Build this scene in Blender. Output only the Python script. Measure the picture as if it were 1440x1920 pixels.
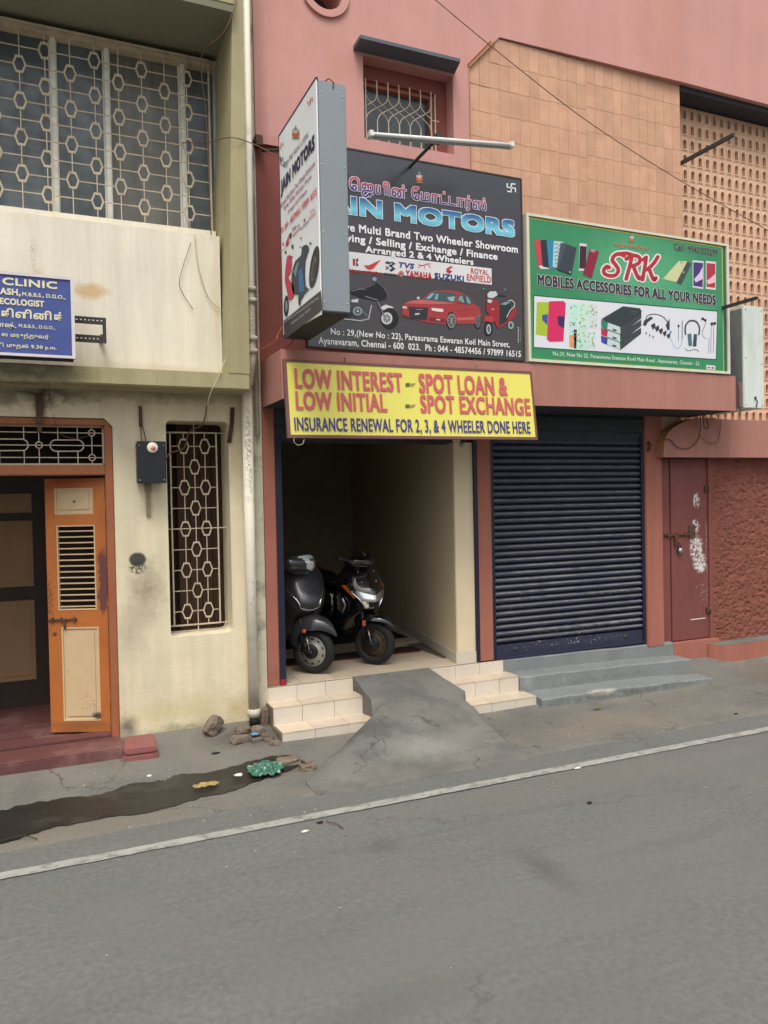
import bpy, bmesh, math, random
from mathutils import Vector, Matrix, noise
from mathutils.geometry import tessellate_polygon
random.seed(7)
SC = bpy.context.scene
COL = SC.collection
for o in list(bpy.data.objects): bpy.data.objects.remove(o, do_unlink=True)

# ------------------------------------------------------------------ camera
FPX, CX, CY, DIST, HGT = 1446.0, 720.0, 960.0, 6.3, 1.95   # photograph is 1440 x 1920
ex = Vector((4000-CX, 870-CY, FPX)).normalized()
ey = Vector((82-CX, 950-CY, FPX)); ey = (ey-ex*ey.dot(ex)).normalized()
ez = ex.cross(ey)
if ez.y > 0: ez = -ez
CAM = Vector((0, -DIST, HGT))
rows = [Vector((ex[i], ey[i], ez[i])) for i in range(3)]     # camera axes in world
cam_d = bpy.data.cameras.new('camera'); cam = bpy.data.objects.new('camera', cam_d); COL.objects.link(cam)
cam_d.sensor_fit = 'VERTICAL'; cam_d.sensor_height = 24; cam_d.lens = 24*FPX/1920
cam_d.clip_start = 0.05; cam_d.clip_end = 500
m = Matrix.Identity(4)
for i, v in enumerate((rows[0], -rows[1], -rows[2])):
    for j in range(3): m[j][i] = v[j]
m.translation = CAM
cam.matrix_world = m
SC.camera = cam
# ------------------------------------------------------------------ light
W = bpy.data.worlds.new('World'); SC.world = W; W.use_nodes = True
nt = W.node_tree; bg = nt.nodes['Background']
sky = nt.nodes.new('ShaderNodeTexSky'); sky.sky_type = 'NISHITA'; sky.sun_disc = False
SUN_EL, SUN_AZ = math.radians(62), math.radians(205)      # azimuth: clockwise from +Y
sky.sun_elevation = SUN_EL; sky.sun_rotation = SUN_AZ
sky.air_density = 1.0; sky.dust_density = 6.0; sky.ozone_density = 1.0
hs = nt.nodes.new('ShaderNodeHueSaturation'); hs.inputs['Saturation'].default_value = 0.35
nt.links.new(sky.outputs[0], hs.inputs['Color']); nt.links.new(hs.outputs[0], bg.inputs[0])
bg.inputs[1].default_value = 0.11
sl = bpy.data.lights.new('sun', 'SUN'); sl.energy = 0.8; sl.angle = math.radians(25); sl.color = (1, .95, .88)
so = bpy.data.objects.new('sun', sl); COL.objects.link(so)
sd = Vector((math.sin(SUN_AZ)*math.cos(SUN_EL), math.cos(SUN_AZ)*math.cos(SUN_EL), math.sin(SUN_EL)))
so.rotation_euler = (-sd).to_track_quat('-Z', 'Y').to_euler()
so.location = (0, -10, 12)
SC.view_settings.view_transform = 'Standard'; SC.view_settings.look = 'None'
SC.view_settings.exposure = 0.86; SC.view_settings.gamma = 1.0
SC.view_settings.use_curve_mapping = False
SC.cycles.max_bounces = 8; SC.cycles.diffuse_bounces = 6

# ------------------------------------------------------------------ calibrated helpers
def _ray(px, py):
    q = Vector((px-CX, py-CY, FPX))
    return rows[0]*q.x + rows[1]*q.y + rows[2]*q.z
def F(px, py, y=0.0):
    d = _ray(px, py); p = CAM + d*((y-CAM.y)/d.y); return (p.x, p.z)
def G(px, py, z=0.0):
    d = _ray(px, py); p = CAM + d*((z-CAM.z)/d.z); return (p.x, p.y)
def XP(px, py, x):
    d = _ray(px, py); p = CAM + d*((x-CAM.x)/d.x); return (p.y, p.z)

def lin(c):
    c = c/255.0
    return c/12.92 if c <= .04045 else ((c+.055)/1.055)**2.4
def rgb(t): return (lin(t[0]), lin(t[1]), lin(t[2]), 1)

MATS = {}
def mat(name, col, rough=.8, var=.08, vs=4.0, spec=.35, metal=0.0, bump=0.0, bs=40.0, stain=None, sts=1.2, stt=.6,
        stam=.6, blobs=(), rnd=0.0, zgrad=None, coat=0.0, trans=0.0, fine=0.0, bd=.02, streak=None, crack=None):
    """procedural surface: base colour, noise variation, patchy stain, shaped stains (blobs), relief"""
    if name in MATS: return MATS[name]
    M = bpy.data.materials.new(name); M.use_nodes = True; MATS[name] = M
    n, l = M.node_tree.nodes, M.node_tree.links
    b = n['Principled BSDF']
    b.inputs['Roughness'].default_value = rough; b.inputs['Metallic'].default_value = metal
    b.inputs['Specular IOR Level'].default_value = spec
    if coat: b.inputs['Coat Weight'].default_value = coat; b.inputs['Coat Roughness'].default_value = .08
    if trans: b.inputs['Transmission Weight'].default_value = trans
    c4 = rgb(col) if max(col) > 1.01 else (*col, 1)
    b.inputs['Base Color'].default_value = c4
    if var == 0 and not (bump or stain or blobs or rnd or zgrad): return M
    geo = n.new('ShaderNodeNewGeometry'); P = geo.outputs['Position']
    def mix(fac, a, bb, mode='MIX'):
        x = n.new('ShaderNodeMix'); x.data_type = 'RGBA'; x.blend_type = mode
        for s, v in ((x.inputs['Factor'], fac), (x.inputs['A'], a), (x.inputs['B'], bb)):
            if hasattr(v, 'links'): l.new(v, s)
            else: s.default_value = v
        return x.outputs['Result']
    def noi(scale, det=4, rg=.55, vec=P):
        x = n.new('ShaderNodeTexNoise'); x.inputs['Scale'].default_value = scale
        x.inputs['Detail'].default_value = det; x.inputs['Roughness'].default_value = rg
        l.new(vec, x.inputs['Vector']); return x
    def mr(v, a, bq, c=0., d=1.):
        x = n.new('ShaderNodeMapRange'); l.new(v, x.inputs['Value'])
        for k, q in zip(('From Min', 'From Max', 'To Min', 'To Max'), (a, bq, c, d)): x.inputs[k].default_value = q
        return x.outputs['Result']
    def mth(op, a, bb):
        x = n.new('ShaderNodeMath'); x.operation = op
        for s, v in zip(x.inputs, (a, bb)):
            if hasattr(v, 'links'): l.new(v, s)
            else: s.default_value = v
        return x.outputs[0]
    col_o = c4
    if zgrad:
        sx = n.new('ShaderNodeSeparateXYZ'); l.new(P, sx.inputs[0])
        f = mr(sx.outputs['Z'], zgrad[0], zgrad[1])
        rp = n.new('ShaderNodeValToRGB'); l.new(f, rp.inputs[0])
        el = rp.color_ramp.elements
        cs = zgrad[2]
        while len(el) < len(cs): el.new(.5)
        for i, cc in enumerate(cs): el[i].position = i/(len(cs)-1); el[i].color = rgb(cc)
        col_o = rp.outputs[0]
    n1 = noi(vs)
    v = mr(n1.outputs[0], .3, .7, 1-var, 1+var)
    if fine:
        v = mth('MULTIPLY', v, mr(noi(vs*25, 3).outputs[0], .3, .7, 1-fine, 1+fine))
    if streak:                 # (scale xyz, low, high): rain, tyre or glass reflection streaks drawn out along one axis
        mp = n.new('ShaderNodeMapping'); mp.inputs['Scale'].default_value = streak[0]; l.new(P, mp.inputs['Vector'])
        v = mth('MULTIPLY', v, mr(noi(1.0, 5, .65, mp.outputs[0]).outputs[0], .35, .68, streak[1], streak[2]))
    if rnd:
        oi = n.new('ShaderNodeObjectInfo'); v = mth('MULTIPLY', v, mr(oi.outputs['Random'], 0, 1, 1-rnd, 1+rnd))
    cmb = n.new('ShaderNodeCombineXYZ')
    for i in range(3): l.new(v, cmb.inputs[i])
    col_o = mix(1.0, col_o, cmb.outputs[0], 'MULTIPLY')
    if stain:
        f = mr(noi(sts, 6, .65).outputs[0], stt, stt+.12, 0, stam)
        col_o = mix(f, col_o, rgb(stain))
    if crack:                  # (cell scale, line width, strength, colour)
        vd = n.new('ShaderNodeVectorMath'); vd.operation = 'MULTIPLY_ADD'
        l.new(noi(2.2, 4, .6).outputs['Color'], vd.inputs[0]); vd.inputs[1].default_value = (.7, .7, .7); l.new(P, vd.inputs[2])
        vo = n.new('ShaderNodeTexVoronoi'); vo.feature = 'DISTANCE_TO_EDGE'; vo.inputs['Scale'].default_value = crack[0]; l.new(vd.outputs[0], vo.inputs['Vector'])
        f = mr(vo.outputs['Distance'], 0, crack[1], crack[2], 0)
        f = mth('MULTIPLY', f, mr(noi(1.7, 3).outputs[0], .47, .56))
        col_o = mix(f, col_o, rgb(crack[3]))
    if blobs:
        dn = noi(9, 5, .65)
        sub = n.new('ShaderNodeVectorMath'); sub.operation = 'SUBTRACT'
        l.new(dn.outputs['Color'], sub.inputs[0]); sub.inputs[1].default_value = (.5, .5, .5)
        fn = noi(45, 4, .7)
        for bl in blobs:    # (center xyz, radius xyz, colour, strength, ragged, edge, breakup)
            cen, rad, bc, st, rag, edge, brk = bl
            sc_ = n.new('ShaderNodeVectorMath'); sc_.operation = 'MULTIPLY'
            l.new(sub.outputs[0], sc_.inputs[0]); sc_.inputs[1].default_value = (rag, rag, rag)
            ad = n.new('ShaderNodeVectorMath'); ad.operation = 'ADD'; l.new(P, ad.inputs[0]); l.new(sc_.outputs[0], ad.inputs[1])
            s2 = n.new('ShaderNodeVectorMath'); s2.operation = 'SUBTRACT'; l.new(ad.outputs[0], s2.inputs[0]); s2.inputs[1].default_value = cen
            s3 = n.new('ShaderNodeVectorMath'); s3.operation = 'DIVIDE'; l.new(s2.outputs[0], s3.inputs[0]); s3.inputs[1].default_value = rad
            ln = n.new('ShaderNodeVectorMath'); ln.operation = 'LENGTH'; l.new(s3.outputs[0], ln.inputs[0])
            f = mr(ln.outputs['Value'], 1.0, 1.0-edge, 0, st)
            if brk: f = mth('MULTIPLY', f, mr(fn.outputs[0], brk-.04, brk+.04))
            col_o = mix(f, col_o, rgb(bc))
    l.new(col_o, b.inputs['Base Color'])
    if bump:
        bp = n.new('ShaderNodeBump'); bp.inputs['Strength'].default_value = bump; bp.inputs['Distance'].default_value = bd
        l.new(noi(bs, 5, .6).outputs[0], bp.inputs['Height']); l.new(bp.outputs[0], b.inputs['Normal'])
    return M

class MB:
    """collects geometry; build() links it as ONE mesh object"""
    def __init__(s): s.v = []; s.f = []; s.m = []; s.sm = []; s.mi = 0; s.smooth = False
    def add(s, vs, fs, mi=None, smooth=None):
        o = len(s.v); s.v += [tuple(p) for p in vs]
        for f in fs:
            s.f.append([i+o for i in f]); s.m.append(s.mi if mi is None else mi); s.sm.append(s.smooth if smooth is None else smooth)
        return s
    def box(s, x0, x1, y0, y1, z0, z1, M=None, mi=None):
        vs = [Vector((x, y, z)) for x in (x0, x1) for y in (y0, y1) for z in (z0, z1)]
        if M: vs = [M @ p for p in vs]
        return s.add(vs, [(0,1,3,2),(4,6,7,5),(0,4,5,1),(2,3,7,6),(0,2,6,4),(1,5,7,3)], mi, False)
    def bbox(s, x0, x1, y0, y1, z0, z1, b=.006, M=None, mi=None):
        """box with chamfered edges"""
        bm = bmesh.new(); bmesh.ops.create_cube(bm, size=1)
        for q in bm.verts: q.co = Vector(((x0+x1)/2+q.co.x*(x1-x0), (y0+y1)/2+q.co.y*(y1-y0), (z0+z1)/2+q.co.z*(z1-z0)))
        bmesh.ops.bevel(bm, geom=bm.edges[:], offset=b, segments=2, affect='EDGES')
        if M: bm.transform(M)
        bm.verts.index_update()
        s.add([q.co[:] for q in bm.verts], [[q.index for q in f.verts] for f in bm.faces], mi, False); bm.free(); return s
    def tube(s, pts, r, n=8, mi=None, closed=False, rr=None):
        pts = [Vector(p) for p in pts]; vs = []; N = len(pts); up = None
        for i, p in enumerate(pts):
            if closed: t = pts[(i+1) % N]-pts[i-1]
            else: t = pts[min(i+1, N-1)]-pts[max(i-1, 0)]
            t.normalize()
            if up is None:
                a = Vector((0, 0, 1)) if abs(t.z) < .9 else Vector((1, 0, 0)); up = t.cross(a).normalized()
            else: up = (up-t*up.dot(t)).normalized()
            w = t.cross(up); R = rr[i] if rr else r
            for k in range(n):
                a = 2*math.pi*k/n; vs.append(p+up*math.cos(a)*R+w*math.sin(a)*R)
        fs = []
        for i in range(N if closed else N-1):
            j = (i+1) % N
            for k in range(n): fs.append((i*n+k, i*n+(k+1) % n, j*n+(k+1) % n, j*n+k))
        if not closed: fs += [tuple(range(n))[::-1], tuple(range((N-1)*n, N*n))]
        return s.add(vs, fs, mi, n > 5)
    def sbar(s, a, b, w, d, mi=None):
        """square bar from a to b in a plane facing y; w width in plane, d depth along y"""
        a, b = Vector(a), Vector(b); t = (b-a); L = t.length; t.normalize()
        side = Vector((-t.z, 0, t.x)); Y = Vector((0, 1, 0)); vs = []
        for p in (a, b):
            for sx, sy in ((-1,-1),(1,-1),(1,1),(-1,1)): vs.append(p+side*sx*w/2+Y*sy*d/2)
        return s.add(vs, [(0,1,2,3),(7,6,5,4),(0,4,5,1),(1,5,6,2),(2,6,7,3),(3,7,4,0)], mi, False)
    def plate(s, outer, holes, y0, y1, mi=None, back=True, M=None):
        """slab in the xz plane between y0 and y1 with holes"""
        loops = [outer]+list(holes)
        tri = tessellate_polygon([[Vector((x, z, 0)) for x, z in lp] for lp in loops])
        flat = [p for lp in loops for p in lp]; N = len(flat)
        vs = [(x, y0, z) for x, z in flat]+[(x, y1, z) for x, z in flat]
        if M: vs = [M @ Vector(p) for p in vs]
        fs = []
        for t in tri:
            fs.append(tuple(t))
            if back: fs.append(tuple(i+N for i in reversed(t)))
        o = 0
        for lp in loops:
            k = len(lp)
            for i in range(k):
                j = (i+1) % k; fs.append((o+i, o+j, o+j+N, o+i+N))
            o += k
        return s.add(vs, fs, mi, False)
    def lathe(s, prof, axis='y', n=32, cen=(0, 0, 0), mi=None, M=None):
        vs = []; K = len(prof)
        for i in range(n):
            a = 2*math.pi*i/n
            for r, h in prof:
                if axis == 'y': p = Vector((r*math.cos(a), h, r*math.sin(a)))
                elif axis == 'z': p = Vector((r*math.cos(a), r*math.sin(a), h))
                else: p = Vector((h, r*math.cos(a), r*math.sin(a)))
                p += Vector(cen); vs.append(M @ p if M else p)
        fs = [(i*K+k, i*K+k+1, ((i+1) % n)*K+k+1, ((i+1) % n)*K+k) for i in range(n) for k in range(K-1)]
        return s.add(vs, fs, mi, True)
    def grid(s, rws, mi=None, closed=False, smooth=True, caps=False):
        R, K = len(rws), len(rws[0]); vs = [p for r in rws for p in r]
        fs = [(i*K+k, i*K+(k+1) % K, (i+1)*K+(k+1) % K, (i+1)*K+k) for i in range(R-1) for k in range(K if closed else K-1)]
        if caps: fs += [tuple(range(K))[::-1], tuple(range((R-1)*K, R*K))]
        return s.add(vs, fs, mi, smooth)
    def build(s, name, mats, parent=None, T=None, loc=None, fix=True):
        me = bpy.data.meshes.new(name)
        vs = [T @ Vector(p) for p in s.v] if T else s.v
        if parent is not None:
            off = ORG.get(parent.name, Vector((0, 0, 0)))
            vs = [Vector(p)-off for p in vs]
        me.from_pydata([tuple(p) for p in vs], [], s.f)
        if not isinstance(mats, (list, tuple)): mats = [mats]
        for q in mats: me.materials.append(q)
        me.polygons.foreach_set('material_index', s.m); me.polygons.foreach_set('use_smooth', s.sm)
        if fix:
            bm = bmesh.new(); bm.from_mesh(me); bmesh.ops.recalc_face_normals(bm, faces=bm.faces[:]); bm.to_mesh(me); bm.free()
        me.update()
        o = bpy.data.objects.new(name, me); COL.objects.link(o)
        if parent is not None:
            o.parent = parent
            ORG[o.name] = ORG.get(parent.name, Vector((0, 0, 0)))
        return o
ORG = {}
def thing(name, label, cat, loc=(0, 0, 0), group=None):
    o = bpy.data.objects.new(name, None); COL.objects.link(o); o.location = loc; o.empty_display_size = .1
    o['label'] = label; o['category'] = cat
    if group: o['group'] = group
    ORG[o.name] = Vector(loc); return o
def tag(o, label=None, cat=None, group=None, kind=None):
    for k, v in (('label', label), ('category', cat), ('group', group), ('kind', kind)):
        if v: o[k] = v
    return o
def inst(me_obj, name, parent, loc):
    """another part that shares mesh data; mesh is in the piece's own coordinates"""
    o = bpy.data.objects.new(name, me_obj.data if hasattr(me_obj, 'data') else me_obj); COL.objects.link(o)
    o.parent = parent; o.location = Vector(loc)-ORG.get(parent.name, Vector((0, 0, 0))); ORG[o.name] = ORG.get(parent.name); return o
def piece(mb, name, mats):
    o = mb.build(name, mats); me = o.data; bpy.data.objects.remove(o); return me
def arc(cx, cz, r, a0, a1, n, rz=None):
    return [(cx+r*math.cos(math.radians(a0+(a1-a0)*i/n)), cz+(rz or r)*math.sin(math.radians(a0+(a1-a0)*i/n))) for i in range(n+1)]
def rrect(x0, x1, z0, z1, r, n=5):
    return arc(x1-r, z0+r, r, -90, 0, n)+arc(x1-r, z1-r, r, 0, 90, n)+arc(x0+r, z1-r, r, 90, 180, n)+arc(x0+r, z0+r, r, 180, 270, n)

def ground_z(x, y):
    if y <= -1.25: return 0.0
    t = min(1, (y+1.25)/1.25); a = .14*t**2.2
    t3 = min(1, max(0, (y+.58)/.58)); b = .15*t3+.006
    k = min(1, max(0, (x-3.4)/.8))
    return a*(1-k)+b*k

# ------------------------------------------------------------------ materials
m_cream_up = mat('cream_render_upper', (222, 215, 196), .85, .05, 2.5, streak=((9, 9, .7), .9, 1.06), stain=(200, 180, 150), sts=1.1, stt=.62, stam=.35, bump=.15, bs=30,
    blobs=[((.36, -.1, 3.56), (.16, .3, .07), (196, 160, 110), .8, .12, .6, 0), ((-.02, -.1, 3.8), (.03, .3, .16), (170, 160, 145), .6, .05, .8, .5),
           ((.0, -.1, 3.62), (.06, .3, .1), (205, 170, 130), .6, .06, .8, 0), ((.85, -.1, 3.0), (.7, .3, .05), (190, 175, 145), .5, .1, .8, 0),
           ((1.3, -.1, 3.5), (.05, .3, .6), (195, 180, 150), .5, .05, .8, 0)])
m_cream = mat('cream_render', (216, 204, 174), .88, .07, 3, streak=((9, 9, .7), .9, 1.06), stain=(190, 178, 144), sts=1.4, stt=.56, stam=.5, bump=.2, bs=35,
    blobs=[((.72, 0, 1.28), (.17, .3, .34), (132, 122, 102), .75, .3, .95, 0), ((.6, 0, .95), (.2, .3, .3), (150, 140, 118), .5, .3, .95, 0),
           ((.66, 0, 1.52), (.073, .3, .063), (52, 54, 52), .95, .02, .25, 0), ((.66, 0, 1.455), (.075, .3, .055), (52, 54, 52), .9, .03, .3, .5),
           ((.55, 0, .2), (.12, .3, .14), (70, 70, 66), .8, .15, .9, 0), ((1.0, 0, .14), (.5, .3, .07), (110, 104, 70), .6, .2, .9, 0),
           ((.9, 0, .3), (.5, .3, .14), (186, 172, 110), .5, .3, .9, 0), ((.8, 0, .5), (.3, .3, .12), (50, 46, 40), .8, .05, .3, .68),
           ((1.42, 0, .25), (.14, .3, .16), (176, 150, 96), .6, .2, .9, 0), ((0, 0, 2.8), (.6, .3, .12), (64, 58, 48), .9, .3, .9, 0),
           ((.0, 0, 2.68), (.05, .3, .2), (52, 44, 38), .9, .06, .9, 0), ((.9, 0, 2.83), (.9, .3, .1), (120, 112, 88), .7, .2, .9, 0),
           ((.47, 0, .7), (.04, .3, .7), (150, 140, 120), .5, .06, .9, 0), ((1.45, 0, 2.3), (.1, .3, .4), (170, 155, 120), .5, .15, .9, 0)])
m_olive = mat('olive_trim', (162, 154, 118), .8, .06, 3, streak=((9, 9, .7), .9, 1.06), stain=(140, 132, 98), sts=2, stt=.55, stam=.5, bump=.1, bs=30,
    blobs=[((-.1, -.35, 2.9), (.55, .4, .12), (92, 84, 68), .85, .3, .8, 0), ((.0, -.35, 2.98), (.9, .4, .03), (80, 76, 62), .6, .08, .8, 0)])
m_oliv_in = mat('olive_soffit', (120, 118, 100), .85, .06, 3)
m_strip = mat('limewashed_strip', (186, 180, 160), .9, .12, 5, stain=(118, 112, 96), sts=3, stt=.52, stam=.8, bump=.3, bs=25)
m_pink = mat('faded_pink_paint', (196, 146, 138), .85, .05, 1.2, streak=((5, 5, .5), .95, 1.03), stain=(190, 136, 118), sts=.9, stt=.5, stam=.5, bump=.08, bs=30,
    blobs=[((1.72, 0, 5), (.08, .3, 1.4), (170, 120, 110), .6, .1, .9, 0), ((2.1, 0, 4.95), (.5, .3, .07), (170, 110, 98), .6, .1, .9, 0)])
m_red = mat('terracotta_paint', (158, 100, 84), .8, .06, 2.5, streak=((9, 9, .7), .9, 1.06), stain=(146, 88, 72), sts=1.6, stt=.55, stam=.5, bump=.1, bs=30,
    blobs=[((1.75, 0, .5), (.1, .3, .1), (120, 80, 70), .5, .1, .9, 0), ((1.72, -.6, 2.9), (.05, .5, .2), (130, 80, 66), .5, .1, .9, 0)])
m_beam = mat('ledge_paint', (168, 118, 106), .8, .05, 2, streak=((9, 9, .7), .9, 1.06), stain=(160, 108, 96), sts=1.2, stt=.52, stam=.5, bump=.08, bs=30)
m_dred = mat('dark_terracotta_paint', (132, 76, 68), .85, .06, 2.5, bump=.1, bs=30)
m_dark = mat('dark_paint_and_shade', (50, 53, 59), .7, .1, 3)  # dark paint; also carries the shade painted under ledge and over jali
m_navy = mat('navy_enamel', (30, 32, 52), .45, .12, 6, spec=.4, stain=(70, 66, 62), sts=5, stt=.62, stam=.5)
m_shut = mat('navy_shutter_steel', (42, 44, 66), .45, .12, 5, spec=.6, metal=.1, stain=(92, 90, 88), sts=7, stt=.6, stam=.4, rnd=.12,
    blobs=[((4.9, 0, .62), (.8, .4, .07), (176, 172, 160), .8, .3, .8, .58), ((4.8, 0, .5), (.9, .4, .06), (190, 186, 176), .8, .3, .8, .6),
           ((5.3, 0, .95), (.6, .4, .06), (168, 164, 150), .7, .2, .8, .6), ((4.2, 0, .95), (.35, .4, .25), (150, 146, 132), .6, .3, .8, .6),
           ((4.8, 0, 1.3), (1.0, .4, .3), (120, 116, 108), .5, .3, .8, .64)])
m_orange = mat('orange_enamel', (174, 102, 48), .5, .1, 4, stain=(160, 76, 34), sts=3, stt=.55, stam=.5, bump=.08, bs=30,
    blobs=[((.41, 0, 1.35), (.045, .5, .3), (96, 58, 58), .95, .1, .25, 0), ((.2, .1, .22), (.4, .5, .06), (120, 80, 50), .7, .15, .8, 0), ((.02, .3, 1.2), (.04, .5, .3), (110, 66, 42), .8, .06, .6, .5), ((.1, .1, 2.15), (.35, .5, .1), (150, 56, 36), .7, .2, .8, 0)])
m_jamb = mat('orange_brown_frame', (152, 94, 62), .6, .1, 4, stain=(150, 74, 50), sts=2, stt=.5, stam=.6, bump=.1, bs=30)
m_panel = mat('tan_door_panel', (196, 170, 132), .7, .06, 5, stain=(150, 124, 92), sts=6, stt=.62, stam=.5, bump=.05,
    blobs=[((.3, .1, .4), (.14, .5, .12), (70, 52, 38), .9, .1, .8, .6), ((.35, .1, .3), (.06, .5, .04), (50, 40, 34), .9, .05, .5, 0)])
m_brown = mat('dark_brown_door', (52, 40, 34), .6, .1, 5)
m_tan_in = mat('brown_tan_panel', (148, 118, 86), .7, .08, 4)
m_maroon = mat('maroon_oxide_floor', (96, 60, 58), .6, .1, 4, stain=(128, 96, 88), sts=3, stt=.52, stam=.6, bump=.1)
m_maroon2 = mat('maroon_block', (136, 84, 80), .75, .1, 8, stain=(110, 72, 68), sts=8, stt=.5, stam=.5, bump=.3, bs=60)
m_rdoor = mat('maroon_door_paint', (120, 70, 66), .55, .07, 4, streak=((9, 9, .7), .9, 1.06), stain=(132, 82, 78), sts=3, stt=.6, stam=.4, bump=.05,
    blobs=[((6.55, .1, 1.87), (.06, .5, .09), (216, 210, 206), .95, .08, .3, .5), ((6.52, .1, 1.58), (.07, .5, .1), (216, 210, 206), .95, .1, .3, .52),
           ((6.53, .1, 1.35), (.1, .5, .16), (222, 216, 212), .95, .12, .3, .49), ((6.58, .1, 1.2), (.1, .5, .14), (222, 218, 214), .95, .1, .3, .48),
           ((6.6, .1, .85), (.1, .5, .14), (200, 190, 186), .9, .1, .3, .62), ((6.7, .1, 1.3), (.035, .5, 1.0), (176, 150, 140), .7, .04, .6, .52)])
m_white = mat('white_paint', (222, 220, 208), .6, .05, 6)
m_alu = mat('aluminium', (176, 178, 180), .45, .05, 5, metal=.6)
m_greybox = mat('grey_sheet_metal', (130, 138, 142), .5, .05, 2, metal=.1, spec=.5, stain=(118, 124, 126), sts=3, stt=.58, stam=.4)
m_whbox = mat('white_sheet_metal', (206, 214, 206), .5, .04, 2, streak=((9, 9, .7), .9, 1.06), stain=(180, 190, 180), sts=3, stt=.55, stam=.4)
m_grybox2 = mat('grey_painted_reflection', (112, 120, 120), .3, .15, 5, spec=.6)
m_grille = mat('cream_grille_paint', (190, 176, 152), .6, .12, 9, stain=(140, 112, 90), sts=12, stt=.55, stam=.5)
m_glass = mat('reflection_streaked_glass', (80, 90, 93), .3, .2, 2.2, spec=.7, streak=((5, 5, 1.2), .7, 1.25), stain=(88, 92, 90), sts=2.5, stt=.55, stam=.5)  # tone streaks stand in for reflections and curtains in the panes
m_glass2 = mat('curtained_window_glass', (110, 110, 102), .35, .15, 3, spec=.6, streak=((14, 14, .4), .75, 1.15))
m_black = mat('black_void_paint', (22, 22, 22), .7, .1, 4)
m_roomdark = mat('dim_room_plaster', (70, 60, 48), .9, .1, 2)
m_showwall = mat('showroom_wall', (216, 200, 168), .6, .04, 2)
m_tile_fl = mat('cream_floor_tile', (196, 180, 158), .35, .06, 6, spec=.5, rnd=.06, stain=(150, 138, 120), sts=4, stt=.58, stam=.4)
m_tile_rs = mat('cream_step_tile', (202, 192, 176), .4, .06, 6, spec=.5, rnd=.05, stain=(170, 146, 112), sts=6, stt=.6, stam=.5)
m_grout = mat('dirty_grout', (104, 94, 80), .95, .1, 10, bump=.3)
m_gstep = mat('grey_cement_paint', (120, 124, 122), .8, .08, 4, stain=(150, 152, 148), sts=3, stt=.56, stam=.5, bump=.3, bs=50, fine=.06,
    blobs=[((4.75, -.5, .11), (.2, .06, .05), (176, 172, 160), .8, .06, .4, .45), ((5, -.51, .07), (1.3, .02, .05), (84, 82, 76), .7, .1, .8, 0),
           ((5, -.23, .15), (1.3, .02, .04), (98, 98, 92), .5, .1, .8, .45)])
m_conc = mat('rough_concrete', (106, 105, 99), .92, .14, 3, crack=(1.1, .012, .8, (60, 58, 54)), stain=(88, 88, 84), sts=2.3, stt=.5, stam=.7, bump=.5, bs=45, fine=.1,
    blobs=[((2.3, -.75, .1), (.34, .16, .3), (80, 82, 80), .85, .3, .6, 0), ((2.75, -.3, .3), (.3, .2, .4), (88, 88, 84), .7, .3, .7, 0),
           ((2.6, -1.1, .1), (.45, .2, .3), (136, 136, 130), .6, .3, .8, 0)])
m_pave = mat('dusty_pavement', (105, 103, 97), .93, .12, 2, crack=(.55, .008, .75, (62, 58, 52)), streak=((1, 4, 1), .94, 1.05), stain=(118, 114, 103), sts=1.2, stt=.48, stam=.6, bump=.5, bs=60, fine=.1,
    blobs=[((1.45, -.25, .1), (.5, .25, .3), (70, 66, 58), .8, .25, .8, 0), ((1.55, -.85, .05), (.2, .2, .3), (72, 66, 56), .8, .25, .7, 0),
           ((4.4, -1.1, 0), (1.4, .35, .3), (128, 118, 102), .5, .5, .9, 0), ((3.6, -.8, 0), (.5, .35, .3), (92, 94, 90), .6, .3, .8, 0),
           ((7.0, -.5, 0), (.6, .4, .3), (92, 84, 72), .7, .4, .8, 0), ((2.0, -1.35, 0), (.7, .12, .3), (128, 108, 90), .5, .3, .8, 0),
           ((.5, -.2, 0), (.5, .3, .3), (98, 88, 80), .5, .3, .9, 0), ((.0, -1.35, 0), (1.6, .25, .3), (122, 114, 98), .5, .3, .9, 0)])
m_road = mat('worn_asphalt', (101, 102, 98), .85, .05, 1.2, stain=(104, 103, 97), sts=.8, stt=.47, stam=.5, bump=.4, bs=140, fine=.15, bd=.01, streak=((.5, 4, 1), .93, 1.05), crack=(.35, .006, .5, (70, 70, 67)),
    blobs=[((2.35, -2.95, 0), (.12, .32, .3), (84, 84, 80), .8, .15, .9, 0), ((3.5, -2.0, 0), (2.5, .25, .3), (110, 107, 98), .5, .5, .9, 0),
           ((1.7, -2.35, 0), (.16, .08, .3), (82, 82, 78), .6, .15, .8, 0), ((2.2, -2.3, 0), (2.2, .06, .3), (88, 88, 82), .4, .2, .9, 0),
           ((4.3, -3.4, 0), (.5, .3, .3), (106, 103, 96), .5, .3, .9, 0), ((1.2, -3.6, 0), (.5, .16, .3), (88, 89, 86), .5, .3, .9, 0), ((3.2, -3.0, 0), (.7, .1, .3), (90, 90, 87), .5, .3, .9, 0)])
m_line = mat('worn_white_line', (150, 150, 143), .85, .1, 6, stain=(106, 106, 101), sts=9, stt=.5, stam=.75, bump=.3, bs=90, fine=.12)
m_wet = mat('wet_gutter_silt', (38, 37, 33), .45, .15, 5, spec=.4, stain=(62, 60, 52), sts=3, stt=.52, stam=.7, bump=.15, bs=40)
m_stone = mat('broken_masonry', (118, 104, 90), .95, .2, 10, stain=(78, 68, 58), sts=12, stt=.5, stam=.6, bump=.6, bs=50)
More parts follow.
